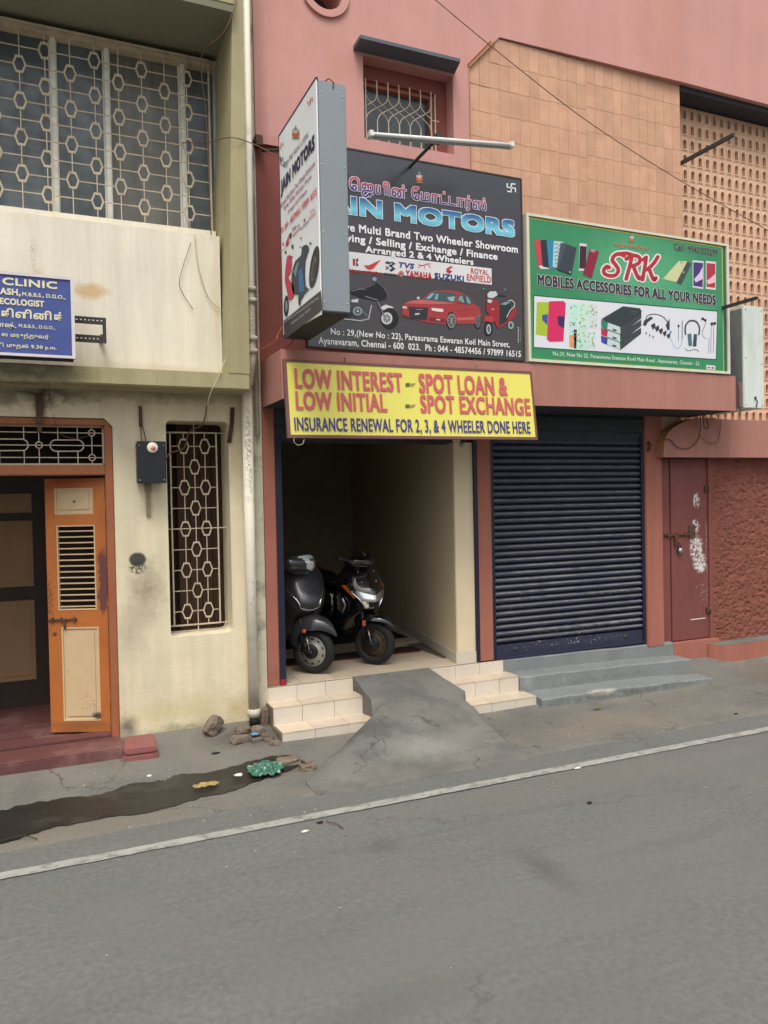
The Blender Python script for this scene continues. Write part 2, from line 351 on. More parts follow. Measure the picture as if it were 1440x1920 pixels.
m_pvc = mat('old_white_pipe', (222, 216, 198), .6, .06, 3, stain=(190, 182, 158), sts=4, stt=.56, stam=.6,
    blobs=[((1.53, -.1, 3.4), (.2, .4, .4), (110, 102, 84), .7, .25, .8, .53), ((1.53, -.1, .3), (.2, .3, .15), (150, 140, 116), .6, .1, .8, 0),
           ((1.53, -.1, 2.4), (.03, .3, .5), (120, 112, 92), .8, .08, .6, .5), ((1.53, -.1, 1.3), (.05, .3, .4), (110, 100, 84), .7, .08, .6, .62)])
m_rust = mat('rusty_iron', (84, 62, 50), .85, .2, 20, stain=(120, 84, 60), sts=30, stt=.5, stam=.6, bump=.3)
m_iron = mat('dark_iron', (62, 60, 60), .65, .15, 10, metal=.2)
m_tilew = mat('salmon_wall_tile', (198, 154, 126), .65, .09, 5, rnd=.07, stain=(188, 142, 116), sts=4, stt=.5, stam=.5, bump=.15, bs=40)
m_tmort = mat('wall_tile_mortar', (186, 146, 122), .9, .05, 6)
m_jali = mat('cream_jali_clay', (212, 176, 148), .75, .06, 6, rnd=.04, bump=.1, bs=60)
m_jback = mat('jali_backing', (150, 112, 96), .9, .05, 6)
m_stucco = mat('terracotta_stucco', (126, 76, 64), .9, .12, 14, fine=.1, bump=.3, bs=70, stain=(112, 66, 56), sts=3, stt=.5, stam=.4)
m_shade = mat('grey_cement_sunshade', (92, 98, 106), .85, .08, 5)
m_umber = mat('ochre_curve_edge', (178, 128, 92), .85, .06, 5)
m_wire = mat('black_cable', (44, 40, 38), .6, 0)
m_wire_b = mat('brown_cable', (104, 76, 60), .6, 0)
m_wire_w = mat('pale_cable', (176, 166, 146), .6, 0)
m_rubber = mat('tyre_rubber', (30, 30, 30), .75, .08, 12, bump=.1)
m_plastic = mat('black_plastic', (22, 22, 24), .5, .05, 8)
m_silver = mat('silver_wheel', (166, 164, 156), .4, .08, 10, metal=.6)
m_chrome = mat('headlight_chrome', (220, 222, 224), .12, 0, metal=.95)
m_lens = mat('headlight_lens', (196, 200, 202), .1, 0, spec=1.0, metal=.2)
m_amber = mat('amber_lens', (196, 92, 34), .2, 0, spec=.7)
m_redp = mat('red_plastic', (120, 20, 22), .35, 0)
m_gunm = mat('gunmetal_paint', (62, 63, 66), .32, .03, 5, metal=.45, coat=.5)
m_blk = mat('gloss_black_paint', (12, 12, 14), .18, 0, coat=.8, spec=.6)
m_gold = mat('bronze_wheel', (74, 62, 46), .4, .1, 10, metal=.6)
m_steel = mat('bright_steel', (180, 180, 184), .3, 0, metal=.9)
m_yframe = mat('mauve_sign_frame', (112, 74, 72), .6, .05, 6)
m_green = mat('green_polythene', (48, 98, 80), .35, .3, 18, stain=(176, 190, 170), sts=22, stt=.52, stam=.8, bump=.4, bs=60)
m_leaf = mat('dry_leaf', (150, 132, 84), .8, .2, 20)
m_litter = mat('pale_litter', (214, 210, 200), .8, .05, 8)
m_dlitter = mat('dark_litter', (40, 36, 34), .8, .05, 8)
m_mat = mat('dark_red_carpet', (104, 30, 34), .95, .15, 20)
m_matd = mat('dark_carpet', (36, 30, 32), .95, .15, 20)

# ------------------------------------------------------------------ road, pavement, ground
def sheet(x0, x1, y0, y1, nx, ny, zf):
    mb = MB(); mb.grid([[(x0+(x1-x0)*i/nx, y0+(y1-y0)*j/ny, zf(x0+(x1-x0)*i/nx, y0+(y1-y0)*j/ny)) for i in range(nx+1)] for j in range(ny+1)]); return mb
tag(sheet(-80, 80, -80, 80, 8, 8, lambda x, y: -.06).build('ground', m_pave), kind='structure')
tag(sheet(-40, 40, -9, -1.42, 160, 30, lambda x, y: .003*noise.noise(Vector((x*.8, y*.8, 3)))).build('road', m_road), kind='structure')
def pz(x, y):
    e = -1.5+.05*noise.noise(Vector((x*1.3, 0, 7)))
    z = ground_z(x, y)+.007
    z += .012*noise.noise(Vector((x*1.6, y*2.2, 1)))*min(1, max(0, (y+1.45)/.3))
    return z if y > -1.47 else z-.02
def gcx(x, y): return pz(x, y)
tag(sheet(-6, 14, -1.5, .6, 220, 34, pz).build('pavement', m_pave), kind='structure')
# painted edge line with ragged edges
mb = MB(); r0, r1 = [], []
for i in range(401):
    x = -8+i*.06
    yc = -1.775 - .012*x*.3
    r0.append((x, yc-.042+.008*noise.noise(Vector((x*7, 0, 0))), .0075)); r1.append((x, yc+.042+.008*noise.noise(Vector((x*7, 5, 0))), .0075))
mb.grid([r0, r1], smooth=False)
tag(mb.build('road_marking', m_line), kind='structure')
# puddle / wet silt strip
up = [(-2.2, -.95), (-.9, -.86), (-.3, -.83), (-.05, -.8), (.27, -.84), (.5, -.76), (.72, -.79), (.84, -.72), (1.0, -.78), (1.18, -.74), (1.35, -.7), (1.52, -.66), (1.68, -.72)]
lo = [(1.72, -.86), (1.55, -.98), (1.3, -1.06), (1.09, -1.16), (.85, -1.2), (.59, -1.27), (.3, -1.25), (0, -1.24), (-.2, -1.33), (-.5, -1.42), (-1.2, -1.42), (-2.2, -1.4)]
def jag(p, k): return (p[0], p[1]+.03*noise.noise(Vector((p[0]*5, k, 0)))+.025*noise.noise(Vector((p[0]*17, k, 3)))+.015*noise.noise(Vector((p[0]*40, k, 6))))
def dens(pl, n=12): return [(a[0]+(b[0]-a[0])*i/n, a[1]+(b[1]-a[1])*i/n) for a, b in zip(pl, pl[1:]) for i in range(n)]+[pl[-1]]
U, L = [jag(p, 1) for p in dens(up)], [jag(p, 2) for p in dens(lo)][::-1]
mb = MB(); K = 220; rws = []
def at_s(pl, s):
    q = s*(len(pl)-1); i = min(int(q), len(pl)-2); t = q-i
    return (pl[i][0]*(1-t)+pl[i+1][0]*t, pl[i][1]*(1-t)+pl[i+1][1]*t)
for j in range(9):
    w = j/8; rr_ = []
    for i in range(K+1):
        a, b2 = at_s(U, i/K), at_s(L, i/K); x, y = a[0]*(1-w)+b2[0]*w, a[1]*(1-w)+b2[1]*w
        rr_.append((x, y, gcx(x, y)+.006))
    rws.append(rr_)
mb.grid(rws)
tag(mb.build('gutter_puddle', m_wet), kind='structure')

# ================================================================== LEFT: the clinic building
B1 = thing('clinic_building', 'cream two-storey building with olive balcony trim and orange double door on the left', 'building', (-.5, 0, .1))
door_hole = [(.5, 2.56), (.44, 2.62), (-1.1, 2.62), (-1.1, .13), (.5, .13)]
win_hole = rrect(.9, 1.398, .888, 2.615, .04)
mb = MB(); mb.plate([(-3.5, -.1), (1.6, -.1), (1.6, 2.83), (-3.5, 2.83)], [door_hole, win_hole], 0, .3)
mb.build('front_wall', m_cream, B1)
mb = MB(); mb.box(1.6, 1.672, -.015, .3, -.1, 7.2); mb.build('party_wall_strip', m_strip, B1)
mb = MB(); mb.bbox(-3.5, 1.5, -.35, 0, 2.83, 2.955, .008); mb.build('balcony_band', m_olive, B1)
mb = MB(); mb.box(-3.5, 1.6, 0, 1.0, 2.83, 2.95); mb.build('floor_slab', m_cream, B1)
mb = MB(); mb.box(-3.5, 1.34, -.1, .12, 2.955, 4.085); mb.box(-3.5, 1.36, .12, .3, 4.0, 4.2); mb.build('parapet_wall', m_cream_up, B1)
# the olive fin right of the balcony, its front edge tapers a little
mb = MB(); prof = [(1.335, 2.955), (1.5, 2.955), (1.51, 7.2), (1.425, 7.2), (1.425, 5.74)]
mb.plate(prof, [], -.35, .6); mb.build('side_fin', m_olive, B1)
mb = MB(); mb.box(-3.5, 1.425, -.42, .6, 5.76, 5.95); mb.build('roof_slab', m_olive, B1)
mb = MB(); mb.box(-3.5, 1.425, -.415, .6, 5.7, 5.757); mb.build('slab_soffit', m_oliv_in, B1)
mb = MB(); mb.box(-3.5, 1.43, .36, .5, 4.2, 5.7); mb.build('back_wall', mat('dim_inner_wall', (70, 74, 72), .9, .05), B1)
# windows behind the grille
wx = [-1.2, -.29, .15, .545, 1.14, 1.43]
for i in range(5):
    w = MB(); x0, x1 = wx[i]+.018, wx[i+1]-.018
    w.plate([(x0, 4.2), (x1, 4.2), (x1, 5.66), (x0, 5.66)], [[(x0+.012, 4.23), (x1-.012, 4.23), (x1-.012, 5.62), (x0+.012, 5.62)]], .3, .34)
    o = w.build('window', m_white, B1)
    g = MB(); g.box(x0+.012, x1-.012, .315, .322, 4.23, 5.62); g.build('pane', m_glass2 if i == 3 else m_glass, o)
for x in wx[1:5]:
    mb = MB(); mb.bbox(x-.018, x+.02, .255, .36, 4.2, 5.66, .003); mb.build('window_post', m_white, B1)
mb = MB(); mb.box(-3.5, 1.425, .22, .36, 5.60, 5.66); mb.build('window_head_rail', m_grille, B1)
mb = MB(); mb.box(1.39, 1.42, .25, .3, 4.2, 5.6); mb.build('white_edge_post', m_alu, B1)

def hexa(w=.042, h=.058, t=.007, d=.008):
    o = [(-w, 0), (-w*.5, h), (w*.5, h), (w, 0), (w*.5, -h), (-w*.5, -h)]
    k = 1+t*2/w*.8
    i = [(x/k, z/k) for x, z in o]
    mb = MB(); mb.plate([(x*1.08, z*1.06) for x, z in o], [i[::-1]], -d/2, d/2); return piece(mb, 'hexagon', m_grille)
# upstairs grille: hexagons on a square net
def grille(parent, xs, rows_z, x0, x1, z0, z1, y, par, hexm, hw, hh, bw=.007, extend=(0, 0)):
    fr = MB()
    for a, b in (((x0, z0), (x1, z0)), ((x1, z0), (x1, z1)), ((x1, z1), (x0, z1)), ((x0, z1), (x0, z0))):
        fr.sbar((a[0], y, a[1]), (b[0], y, b[1]), bw*1.8, .012)
    root = fr.build('window_grille', m_grille, parent)
    for c, x in enumerate(xs):
        cuts = [z for r, z in enumerate(rows_z) if (r+c) % 2 == par]
        e = sorted([z0, z1]+[z-hh for z in cuts]+[z+hh for z in cuts])
        for k in range(0, len(e), 2):
            if e[k+1]-e[k] > .01: mb = MB(); mb.sbar((x, y-.001, e[k]), (x, y-.001, e[k+1]), bw, .007); mb.build('upright_bar', m_grille, root)
        for z in cuts: inst(hexm, 'hexagon', root, (x, y-.003, z))
    for r, z in enumerate(rows_z):
        cuts = [x for c, x in enumerate(xs) if (r+c) % 2 == par]
        e = sorted([x0-extend[0], x1+extend[1]]+[x-hw for x in cuts]+[x+hw for x in cuts])
        for k in range(0, len(e), 2):
            if e[k+1]-e[k] > .01: mb = MB(); mb.sbar((e[k], y+.002, z), (e[k+1], y+.002, z), bw, .007); mb.build('cross_bar', m_grille, root)
    return root
hx = hexa(.046, .062, .0085)
xs = [-.087+.1785*i for i in range(-2, 8)]
grille(B1, xs, [5.452-.1375*i for i in range(0, 9)], -1.2, 1.345, 4.21, 5.64, .2, 1, hx, .05, .066, .0075)
# ground floor narrow window
hx2 = hexa(.043, .059, .0055)
z_r = [2.423-.17*i for i in range(9)]
g2 = grille(B1, [1.062, 1.148, 1.234], z_r, .955, 1.33, .95, 2.535, .17, 0, hx2, .046, .062, .0065)
mb = MB(); y = .17
for z in (.95, 1.745, 2.535): mb.sbar((.895, y, z), (1.41, y, z), .008, .01)
mb.sbar((1.148, y, .888), (1.148, y, .95), .007, .008); mb.sbar((1.148, y, 2.535), (1.148, y, 2.62), .007, .008); mb.build('fixing_bar', m_grille, B1)
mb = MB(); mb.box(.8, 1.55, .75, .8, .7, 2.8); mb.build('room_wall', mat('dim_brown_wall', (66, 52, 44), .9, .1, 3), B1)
mb = MB(); mb.box(.8, .83, .3, .75, .7, 2.8); mb.box(1.5, 1.53, .3, .75, .7, 2.8); mb.box(.8, 1.5, .3, .75, .65, .7); mb.box(.8, 1.5, .3, .75, 2.7, 2.75)
mb.build('window_recess', mat('dim_reveal', (120, 106, 84), .9, .1, 3), B1)
mb = MB()
for i in range(4):
    mb.box(1.08+.1*i, 1.175+.1*i, .66, .68, .75, 2.7)
mb.build('shutter_board', mat('brown_shutter', (92, 70, 56), .8, .1, 3), B1)

# door frame, transom and open leaf
mb = MB()
mb.bbox(.44, .5, .02, .14, .13, 2.56, .006); mb.build('door_jamb', m_jamb, B1)
mb = MB(); mb.bbox(-1.1, .44, .02, .14, 2.565, 2.618, .006); mb.build('door_head', m_jamb, B1)
mb = MB(); mb.plate([(.44, 2.56), (.5, 2.56), (.5, 2.57), (.45, 2.618), (.44, 2.618)], [], .021, .139); mb.build('frame_corner', m_jamb, B1)
mb = MB(); mb.bbox(-1.1, .44, .02, .14, 2.185, 2.262, .006); mb.build('transom_rail', m_jamb, B1)
fr = MB(); y = .08
for a, b in (((-1.1, 2.27), (.434, 2.27)), ((.434, 2.27), (.434, 2.56)), ((.434, 2.56), (-1.1, 2.56))): fr.sbar((a[0], y, a[1]), (b[0], y, b[1]), .014, .012)
tg = fr.build('transom_grille', m_grille, B1)
for z in (2.512, 2.415, 2.322): b = MB(); b.sbar((-1.1, y+.002, z), (.43, y+.002, z), .0065, .007); b.build('cross_bar', m_grille, tg)
def ring(cx, cz, r, par, nm='ring', stretch=0):
    lp = []; n = 20
    for i in range(n):
        a = 2*math.pi*i/n; sx = stretch if math.cos(a) > 0 else -stretch
        lp.append((cx+sx+r*math.cos(a), y-.003, cz+r*math.sin(a)))
    q = MB(); q.tube(lp, .0055, 6, closed=True); return q.build(nm, m_grille, par)
ring(-.022, 2.415, .024, tg); ring(.352, 2.322, .024, tg); ring(.352, 2.512, .024, tg); ring(-.4, 2.415, .024, tg)
ring(.174, 2.413, .044, tg, 'long_loop', .075); ring(-.215, 2.415, .044, tg, 'long_loop', .075)
for x, segs in ((-.022, ((2.27, 2.39), (2.44, 2.56))), (.11, ((2.27, 2.37), (2.457, 2.56))), (.249, ((2.27, 2.37), (2.457, 2.56))), (-.125, ((2.27, 2.37), (2.457, 2.56))),
                (-.29, ((2.27, 2.37), (2.457, 2.56))), (.352, ((2.27, 2.298), (2.346, 2.488), (2.536, 2.56))), (-.4, ((2.27, 2.39), (2.44, 2.56)))):
    for a, bb in segs: q = MB(); q.sbar((x, y-.002, a), (x, y-.002, bb), .0065, .007); q.build('upright_bar', m_grille, tg)
# open leaf, hinged on the right jamb, swung 24 degrees inwards
hinge = Vector((.437, .1, 0)); TL = Matrix.Translation(hinge) @ Matrix.Rotation(math.radians(-23.8), 4, 'Z')
LW, LZ0, LZ1 = .468, .175, 2.165
lf = MB()                                   # local x from -LW (free edge) to 0, y 0 = outer face
hz = [(-.385, -.08, 2.085, 1.90), (-.385, -.08, 1.81, 1.145), (-.37, -.07, 1.0, .265)]
hz = [(-.392, -.092, 2.09, 1.885), (-.384, -.083, 1.80, 1.135), (-.366, -.073, 1.0, .262)]
holes = [[(a, z0), (b2, z0), (b2, z1), (a, z1)] for a, b2, z1, z0 in hz]
lf.plate([(-LW, LZ0), (0, LZ0), (0, LZ1), (-LW, LZ1)], holes, 0, .035)
leaf = lf.build('door_leaf', m_orange, B1, TL)
for k, (a, b2, z1, z0) in enumerate(hz):
    if k == 1: continue
    q = MB(); q.box(a+.001, b2-.001, .008, .027, z0+.001, z1-.001)
    q.bbox(a+.035, b2-.035, .001, .01, z0+.035, z1-.035, .003)
    q.build('panel', m_panel, leaf, TL)
    q = MB(); t = .012
    q.box(a, b2, -.002, .009, z1-t, z1); q.box(a, b2, -.002, .009, z0, z0+t); q.box(a, a+t, -.002, .009, z0+t, z1-t); q.box(b2-t, b2, -.002, .009, z0+t, z1-t)
    q.build('panel_bead', m_panel, leaf, TL)
a, b2, z1, z0 = hz[1]; q = MB(); t = .01
q.box(a, b2, -.003, .02, z1-t, z1); q.box(a, b2, -.003, .02, z0, z0+t); q.box(a, a+t, -.003, .02, z0+t, z1-t); q.box(b2-t, b2, -.003, .02, z0+t, z1-t)
q.build('louvre_frame', m_panel, leaf, TL)
for i in range(14):
    z = z1-.045-i*.0455
    q = MB(); q.bbox(a+.01, b2-.01, .004, .026, z-.007, z+.003, .002); q.build('slat', m_panel, leaf, TL)
q = MB(); q.tube([(-LW+.01, -.012, 1.06), (-LW+.23, -.012, 1.065)], .007, 8); q.tube([(-LW+.13, -.012, 1.06), (-LW+.135, -.014, .99)], .008, 8)
for dx in (.03, .1, .2): q.box(-LW+dx, -LW+dx+.015, -.02, 0, 1.045, 1.078)
q.build('bolt', m_rust, leaf, TL)
q = MB(); q.lathe([(0, -.004), (.012, -.004), (.016, 0)], 'y', 16, (-LW+.05, 0, .95)); q.lathe([(0, -.006), (.008, -.006), (.01, 0)], 'y', 12, (-.24, .001, 1.985)); q.build('knob', m_rust, leaf, TL)
for z in (.45, 1.2, 1.95):
    q = MB(); q.box(-.002, .014, -.006, .02, z-.04, z+.04); q.build('hinge', m_orange, leaf, TL)
# vestibule behind
mb = MB(); mb.box(-1.6, .55, .31, 3.0, .05, .165); mb.build('vestibule_floor', m_maroon, B1)
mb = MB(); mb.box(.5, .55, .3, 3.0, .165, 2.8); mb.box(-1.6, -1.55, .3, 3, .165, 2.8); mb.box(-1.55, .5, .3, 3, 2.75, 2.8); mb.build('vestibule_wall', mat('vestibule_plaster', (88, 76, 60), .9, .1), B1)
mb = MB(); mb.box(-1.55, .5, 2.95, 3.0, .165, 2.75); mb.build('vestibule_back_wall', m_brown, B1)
dI = MB(); yI = 1.3
dI.plate([(-.95, .165), (.02, .165), (.02, 2.18), (-.95, 2.18)], [[(-.5, .40), (-.1, .40), (-.1, 1.12), (-.5, 1.12)], [(-.5, 1.24), (-.1, 1.24), (-.1, 1.83), (-.5, 1.83)], [(-.5, 1.9), (-.1, 1.9), (-.1, 2.07), (-.5, 2.07)]], yI, yI+.04)
di = dI.build('inner_door', m_brown, B1)
for z0, z1 in ((.40, 1.12), (1.24, 1.83), (1.9, 2.07)):
    q = MB(); q.box(-.5, -.1, yI+.012, yI+.03, z0, z1); q.bbox(-.46, -.13, yI+.004, yI+.013, z0+.04, z1-.04, .003); q.build('panel', m_tan_in, di)
mb = MB(); mb.box(.02, .5, yI, yI+.05, .165, 2.75); mb.box(-1.55, .02, yI, yI+.05, 2.18, 2.75); mb.build('inner_partition', m_brown, B1)
mb = MB(); mb.lathe([(0, 2.04), (.05, 2.045), (.055, 2.12), (.03, 2.17), (0, 2.17)], 'z', 14, (.12, .7, 0)); mb.build('ceiling_lamp', mat('dusty_lamp', (120, 116, 106), .5, .05), B1)
# threshold
mb = MB(); mb.bbox(-1.5, .5, -.32, .31, .0, .155, .012); mb.build('door_step', m_maroon, B1)
mb = MB(); mb.bbox(-1.5, .44, .02, .16, .156, .175, .004); mb.build('door_sill', m_maroon, B1)

# loose things on and by the clinic front
o = MB(); ang = Matrix.Translation((.62, -.2, 0)) @ Matrix.Rotation(math.radians(-3), 4, 'Z')
o.bbox(-.125, .125, -.19, .19, .045, .105, .01, ang); o.bbox(-.118, .118, -.18, .183, .106, .15, .012, ang)
tag(o.build('maroon_block', m_maroon2), 'low maroon painted stone block at the foot of the cream wall by the orange door', 'block')

# meter box
MBX = thing('meter_box', 'black electric meter box with round white cap on the cream wall', 'meter box', (.74, -.14, 2.1))
xa, xb, za, zb = .665, .87, 2.118, 2.43
q = MB(); q.bbox(xa, xb, -.14, -.012, za, zb, .004); q.build('case', mat('box_sides', (104, 92, 80), .6, .1, 8, stain=(60, 56, 52), sts=14, stt=.5, stam=.6), MBX)
q = MB(); q.bbox(xa-.006, xb+.006, -.152, -.14, za-.004, zb+.006, .004); q.build('front_cover', mat('box_black', (34, 38, 42), .35, .05), MBX)
for sx in (xa+.012, xb-.012):
    for sz in (za+.02, zb-.025):
        q = MB(); q.lathe([(0, -.157), (.004, -.156), (.005, -.152)], 'y', 10, (sx, 0, sz)); q.build('screw', m_steel, MBX)
q = MB(); q.lathe([(0, -.168), (.034, -.166), (.041, -.16), (.041, -.152)], 'y', 24, (.775, 0, 2.387)); q.build('round_cap', m_white, MBX)
q = MB(); q.lathe([(0, -.178), (.015, -.177), (.018, -.166)], 'y', 16, (.779, 0, 2.382)); q.build('red_button', mat('pink_button', (206, 120, 104), .4, .02), MBX)
q = MB(); q.box(.735, .765, -.022, -.002, 1.86, 2.118); q.box(.725, .775, -.03, -.002, 2.05, 2.118)
q.build('lower_strap', mat('tan_strap', (138, 126, 98), .8, .1, 10), MBX)
q = MB(); q.box(.697, .722, -.022, -.002, 2.56, 2.72); q.build('upper_strap', m_rust, MBX)
q = MB(); q.tube([(.705, -.015, 2.58), (.71, -.02, 2.5), (.713, -.03, 2.43)], .004); q.tube([(.718, -.015, 2.58), (.735, -.02, 2.5), (.745, -.03, 2.43)], .004); q.build('lead_wire', m_wire_b, MBX)

# bracket of slotted angle right of the clinic sign
q = thing('slotted_angle_bracket', 'dark slotted angle-iron frame beside the blue clinic sign', 'bracket', (.33, -.3, 3.2))
def slotbar(x0, x1, z0, z1, y):
    b_ = MB(); b_.box(x0, x1, y, y+.012, z0, z1)
    return b_
zt = [F(170, 594, -.3)[1], F(170, 606, -.3)[1], F(170, 628, -.3)[1], F(170, 641, -.3)[1]]
xr = F(199, 610, -.3)[0]
for nm, (x0, x1, z0, z1) in {'top_angle': (-.05, xr, zt[1], zt[0]), 'lower_angle': (-.05, xr, zt[3], zt[2]), 'end_angle': (xr-.025, xr, zt[2], zt[1])}.items():
    hs_ = []
    if x1-x0 > z1-z0:
        k = int((x1-x0-.02)/.028)
        for i in range(k): hs_.append([(x0+.015+i*.028, (z0+z1)/2-.004), (x0+.027+i*.028, (z0+z1)/2-.004), (x0+.027+i*.028, (z0+z1)/2+.004), (x0+.015+i*.028, (z0+z1)/2+.004)])
    b_ = MB(); b_.plate([(x0, z0), (x1, z0), (x1, z1), (x0, z1)], hs_, -.3, -.296)
    if nm != 'end_angle': b_.box(x0, x1, -.2965, -.27, z0, z0+.004)
    b_.build(nm, m_iron, q)
b_ = MB(); b_.box(xr-.04, xr-.01, -.295, -.1, zt[2]-.01, zt[2]+.01); b_.build('wall_stub', m_iron, q)

CS = thing('clinic_signboard', 'blue clinic signboard with white English and Tamil lettering on the cream parapet', 'signboard', (0, -.45, 3))
cz0, cz1 = F(140, 673, -.5)[1], F(140, 521, -.5)[1]; cx1 = F(140, 600, -.5)[0]
q = MB(); q.bbox(-1.2, cx1-.01, -.498, -.36, cz0, cz1-.004, .003); q.build('case', m_dark, CS)
q = MB(); q.plate([(-1.2, cz0), (cx1, cz0), (cx1, cz1), (-1.2, cz1)], [[(-1.18, cz0+.018), (cx1-.022, cz0+.018), (cx1-.022, cz1-.02), (-1.18, cz1-.02)]], -.512, -.47); q.build('frame', mat('pale_sign_frame', (206, 198, 200), .6, .05, 6), CS)
q = MB(); q.box(-1.18, cx1-.021, -.503, -.4985, cz0+.017, cz1-.019); q.build('blue_face', mat('blue_sign_face', (62, 78, 138), .4, .05, 3, spec=.4, stain=(72, 86, 140), sts=3, stt=.5, stam=.5), CS)
LATE = True
# fixings and wires on the clinic
def cable(name, label, pts, r, m_, sm=6):
    P = [Vector(p) for p in pts]; out = []
    for i in range(len(P)-1):
        p0, p1, p2, p3 = P[max(i-1, 0)], P[i], P[i+1], P[min(i+2, len(P)-1)]
        for k in range(sm):
            t = k/sm
            out.append(.5*((2*p1)+(p2-p0)*t+(2*p0-5*p1+4*p2-p3)*t*t+(-p0+3*p1-3*p2+p3)*t**3))
    out.append(P[-1]); b_ = MB(); b_.tube(out, r, 6)
    return tag(b_.build(name, m_), label, 'wire')
def fy(px, py, y): x, z = F(px, py, y); return (x, y, z)
cable('hanging_wire', 'thin wire hanging over the cream parapet down to the narrow grille window', [fy(365, 440, -.12), fy(372, 500, -.12), fy(392, 560, -.12), fy(424, 592, -.12), fy(428, 650, -.13), fy(412, 700, -.37), fy(392, 745, -.37), fy(388, 790, -.2)], .0035, m_wire_w)
cable('short_wire', 'short stray wire dangling on the cream parapet wall', [fy(358, 455, -.12), fy(340, 510, -.12), fy(338, 540, -.12), fy(362, 580, -.12)], .0025, m_wire_b)
cable('roof_wire', 'slack wire from the olive roof slab across the fin to the projecting sign', [fy(445, 0, -.45), fy(420, 60, -.44), fy(378, 105, -.2), fy(385, 200, -.1), fy(392, 330, -.1), fy(396, 440, -.12)], .004, m_wire_b)
cable('service_wire', 'thin brown wire from the balcony grille past the pipe to the lightbox', [fy(340, 268, .18), fy(395, 265, -.2), fy(435, 258, -.38), fy(480, 272, -.35), fy(524, 296, -.6)], .004, m_wire_b)
cable('grille_loop_wire', 'looped cable from the meter box into the narrow window', [fy(309, 868, -.1), fy(318, 850, -.05), fy(345, 840, .08), fy(355, 810, .1), fy(380, 795, -.02), fy(388, 760, -.02)], .006, m_wire_b)
cable('door_head_wire', 'thin wire drooping from the balcony band over the transom grille', [fy(90, 716, -.36), fy(93, 745, -.02), fy(103, 790, 0), fy(115, 815, .05), fy(145, 822, .05), fy(172, 815, .05)], .0025, m_wire_b)
b_ = MB()
for dx in (0, .012, .024): b_.tube([(1.42+dx, -.02, 2.73), (1.41+dx, -.03, 2.6), (1.385+dx, -.02, 2.44)], .006)
tag(b_.build('rusty_hook_strap', m_rust), 'rusty red twisted metal strap on the wall right of the narrow window', 'strap')
b_ = MB(); b_.box(-.035, .005, -.03, -.001, 2.56, 2.78); b_.box(-.03, 0, -.05, -.001, 2.5, 2.56)
tag(b_.build('rusty_hanger', m_rust), 'dark rusty hanger fixed above the orange door', 'hanger')

# downpipe
PP = thing('downpipe', 'off-white vertical drain pipe between the cream and the pink buildings', 'pipe', (1.54, -.1, .1))
def fz(py, x): return F(x, py, -.1)[1]
b_ = MB(); b_.tube([(1.535, -.09, .19), (1.535, -.09, 2.95)], .044, 16); b_.build('lower_pipe', m_pvc, PP)
b_ = MB(); b_.tube([(1.54, -.16, 2.9), (1.545, -.25, 3.1), (1.545, -.27, 4.5), (1.553, -.29, 7)], .034, 16); b_.build('upper_pipe', m_pvc, PP)
for z in (3.15, 3.25, 3.55, 3.64): b_ = MB(); b_.lathe([(.036, z-.02), (.046, z-.018), (.046, z+.018), (.036, z+.02)], 'z', 16, (1.545, -.26, 0)); b_.build('collar', m_strip, PP)
b_ = MB(); b_.lathe([(.044, .2), (.054, .2), (.054, .25), (.044, .26)], 'z', 16, (1.535, -.09, 0)); b_.build('shoe_collar', m_pvc, PP)
b_ = MB(); b_.tube([(1.535, -.09, .21), (1.535, -.1, .13)], .042, 12); b_.build('pipe_mouth', m_dlitter, PP)
b_ = MB(); b_.tube([(1.63, -.045, 7), (1.63, -.045, 2.5)], .02, 8); b_.build('side_conduit', m_strip, PP)

# ================================================================== RIGHT: the pink shop building
B2 = thing('shop_building', 'faded pink shop building with terracotta pillars, tiled panel and perforated block wall', 'building', (4.5, 0, .1))
# upper wall with window and porthole
wz0, wz1, wx0, wx1 = 5.122, 5.84, 2.65, 3.545
win = [(wx0, wz0), (wx1, wz0), (wx1, wz1), (wx0, wz1)]
port = arc(2.31, 6.30, .155, 0, 342, 19)
mb = MB(); mb.plate([(1.675, 4.92), (3.72, 4.92), (3.72, 5.955), (4.06, 6.307), (4.06, 8.4), (1.675, 8.4)], [win, port], -.03, .3); mb.build('upper_wall', m_pink, B2)
mb = MB(); mb.box(1.675, 3.72, .0, .3, 2.9, 4.917); mb.build('middle_wall', m_dred, B2)
mb = MB(); ro = arc(2.31, 6.30, .215, 0, 350, 35); mb.plate(ro, [arc(2.31, 6.30, .155, 0, 350, 35)], -.055, -.031); mb.build('porthole_ring', m_pink, B2)
mb = MB(); mb.box(2.0, 2.65, .28, .3, 6.0, 6.6); mb.build('porthole_pane', m_glass, B2)
# big slab wall over the tiled panel
mb = MB()
mb.add([(4.06, -.0305, 6.308), (6.3, -.075, 6.308), (10, -.08, 6.308), (10, .3, 6.308), (4.06, .3, 6.308), (4.06, -.0305, 8.4), (6.3, -.075, 8.4), (10, -.08, 8.4), (10, .3, 8.4), (4.06, .3, 8.4)],
       [(0,1,2,3,4), (9,8,7,6,5), (0,5,6,1), (1,6,7,2), (2,7,8,3), (3,8,9,4), (4,9,5,0)]); mb.build('parapet_slab', m_pink, B2)
mb = MB(); mb.box(6.32, 10, -.02, .4, 6.25, 6.306); mb.build('jali_soffit_shade', m_dark, B2)  # dark strip paints the slab's shade at the top of the jali
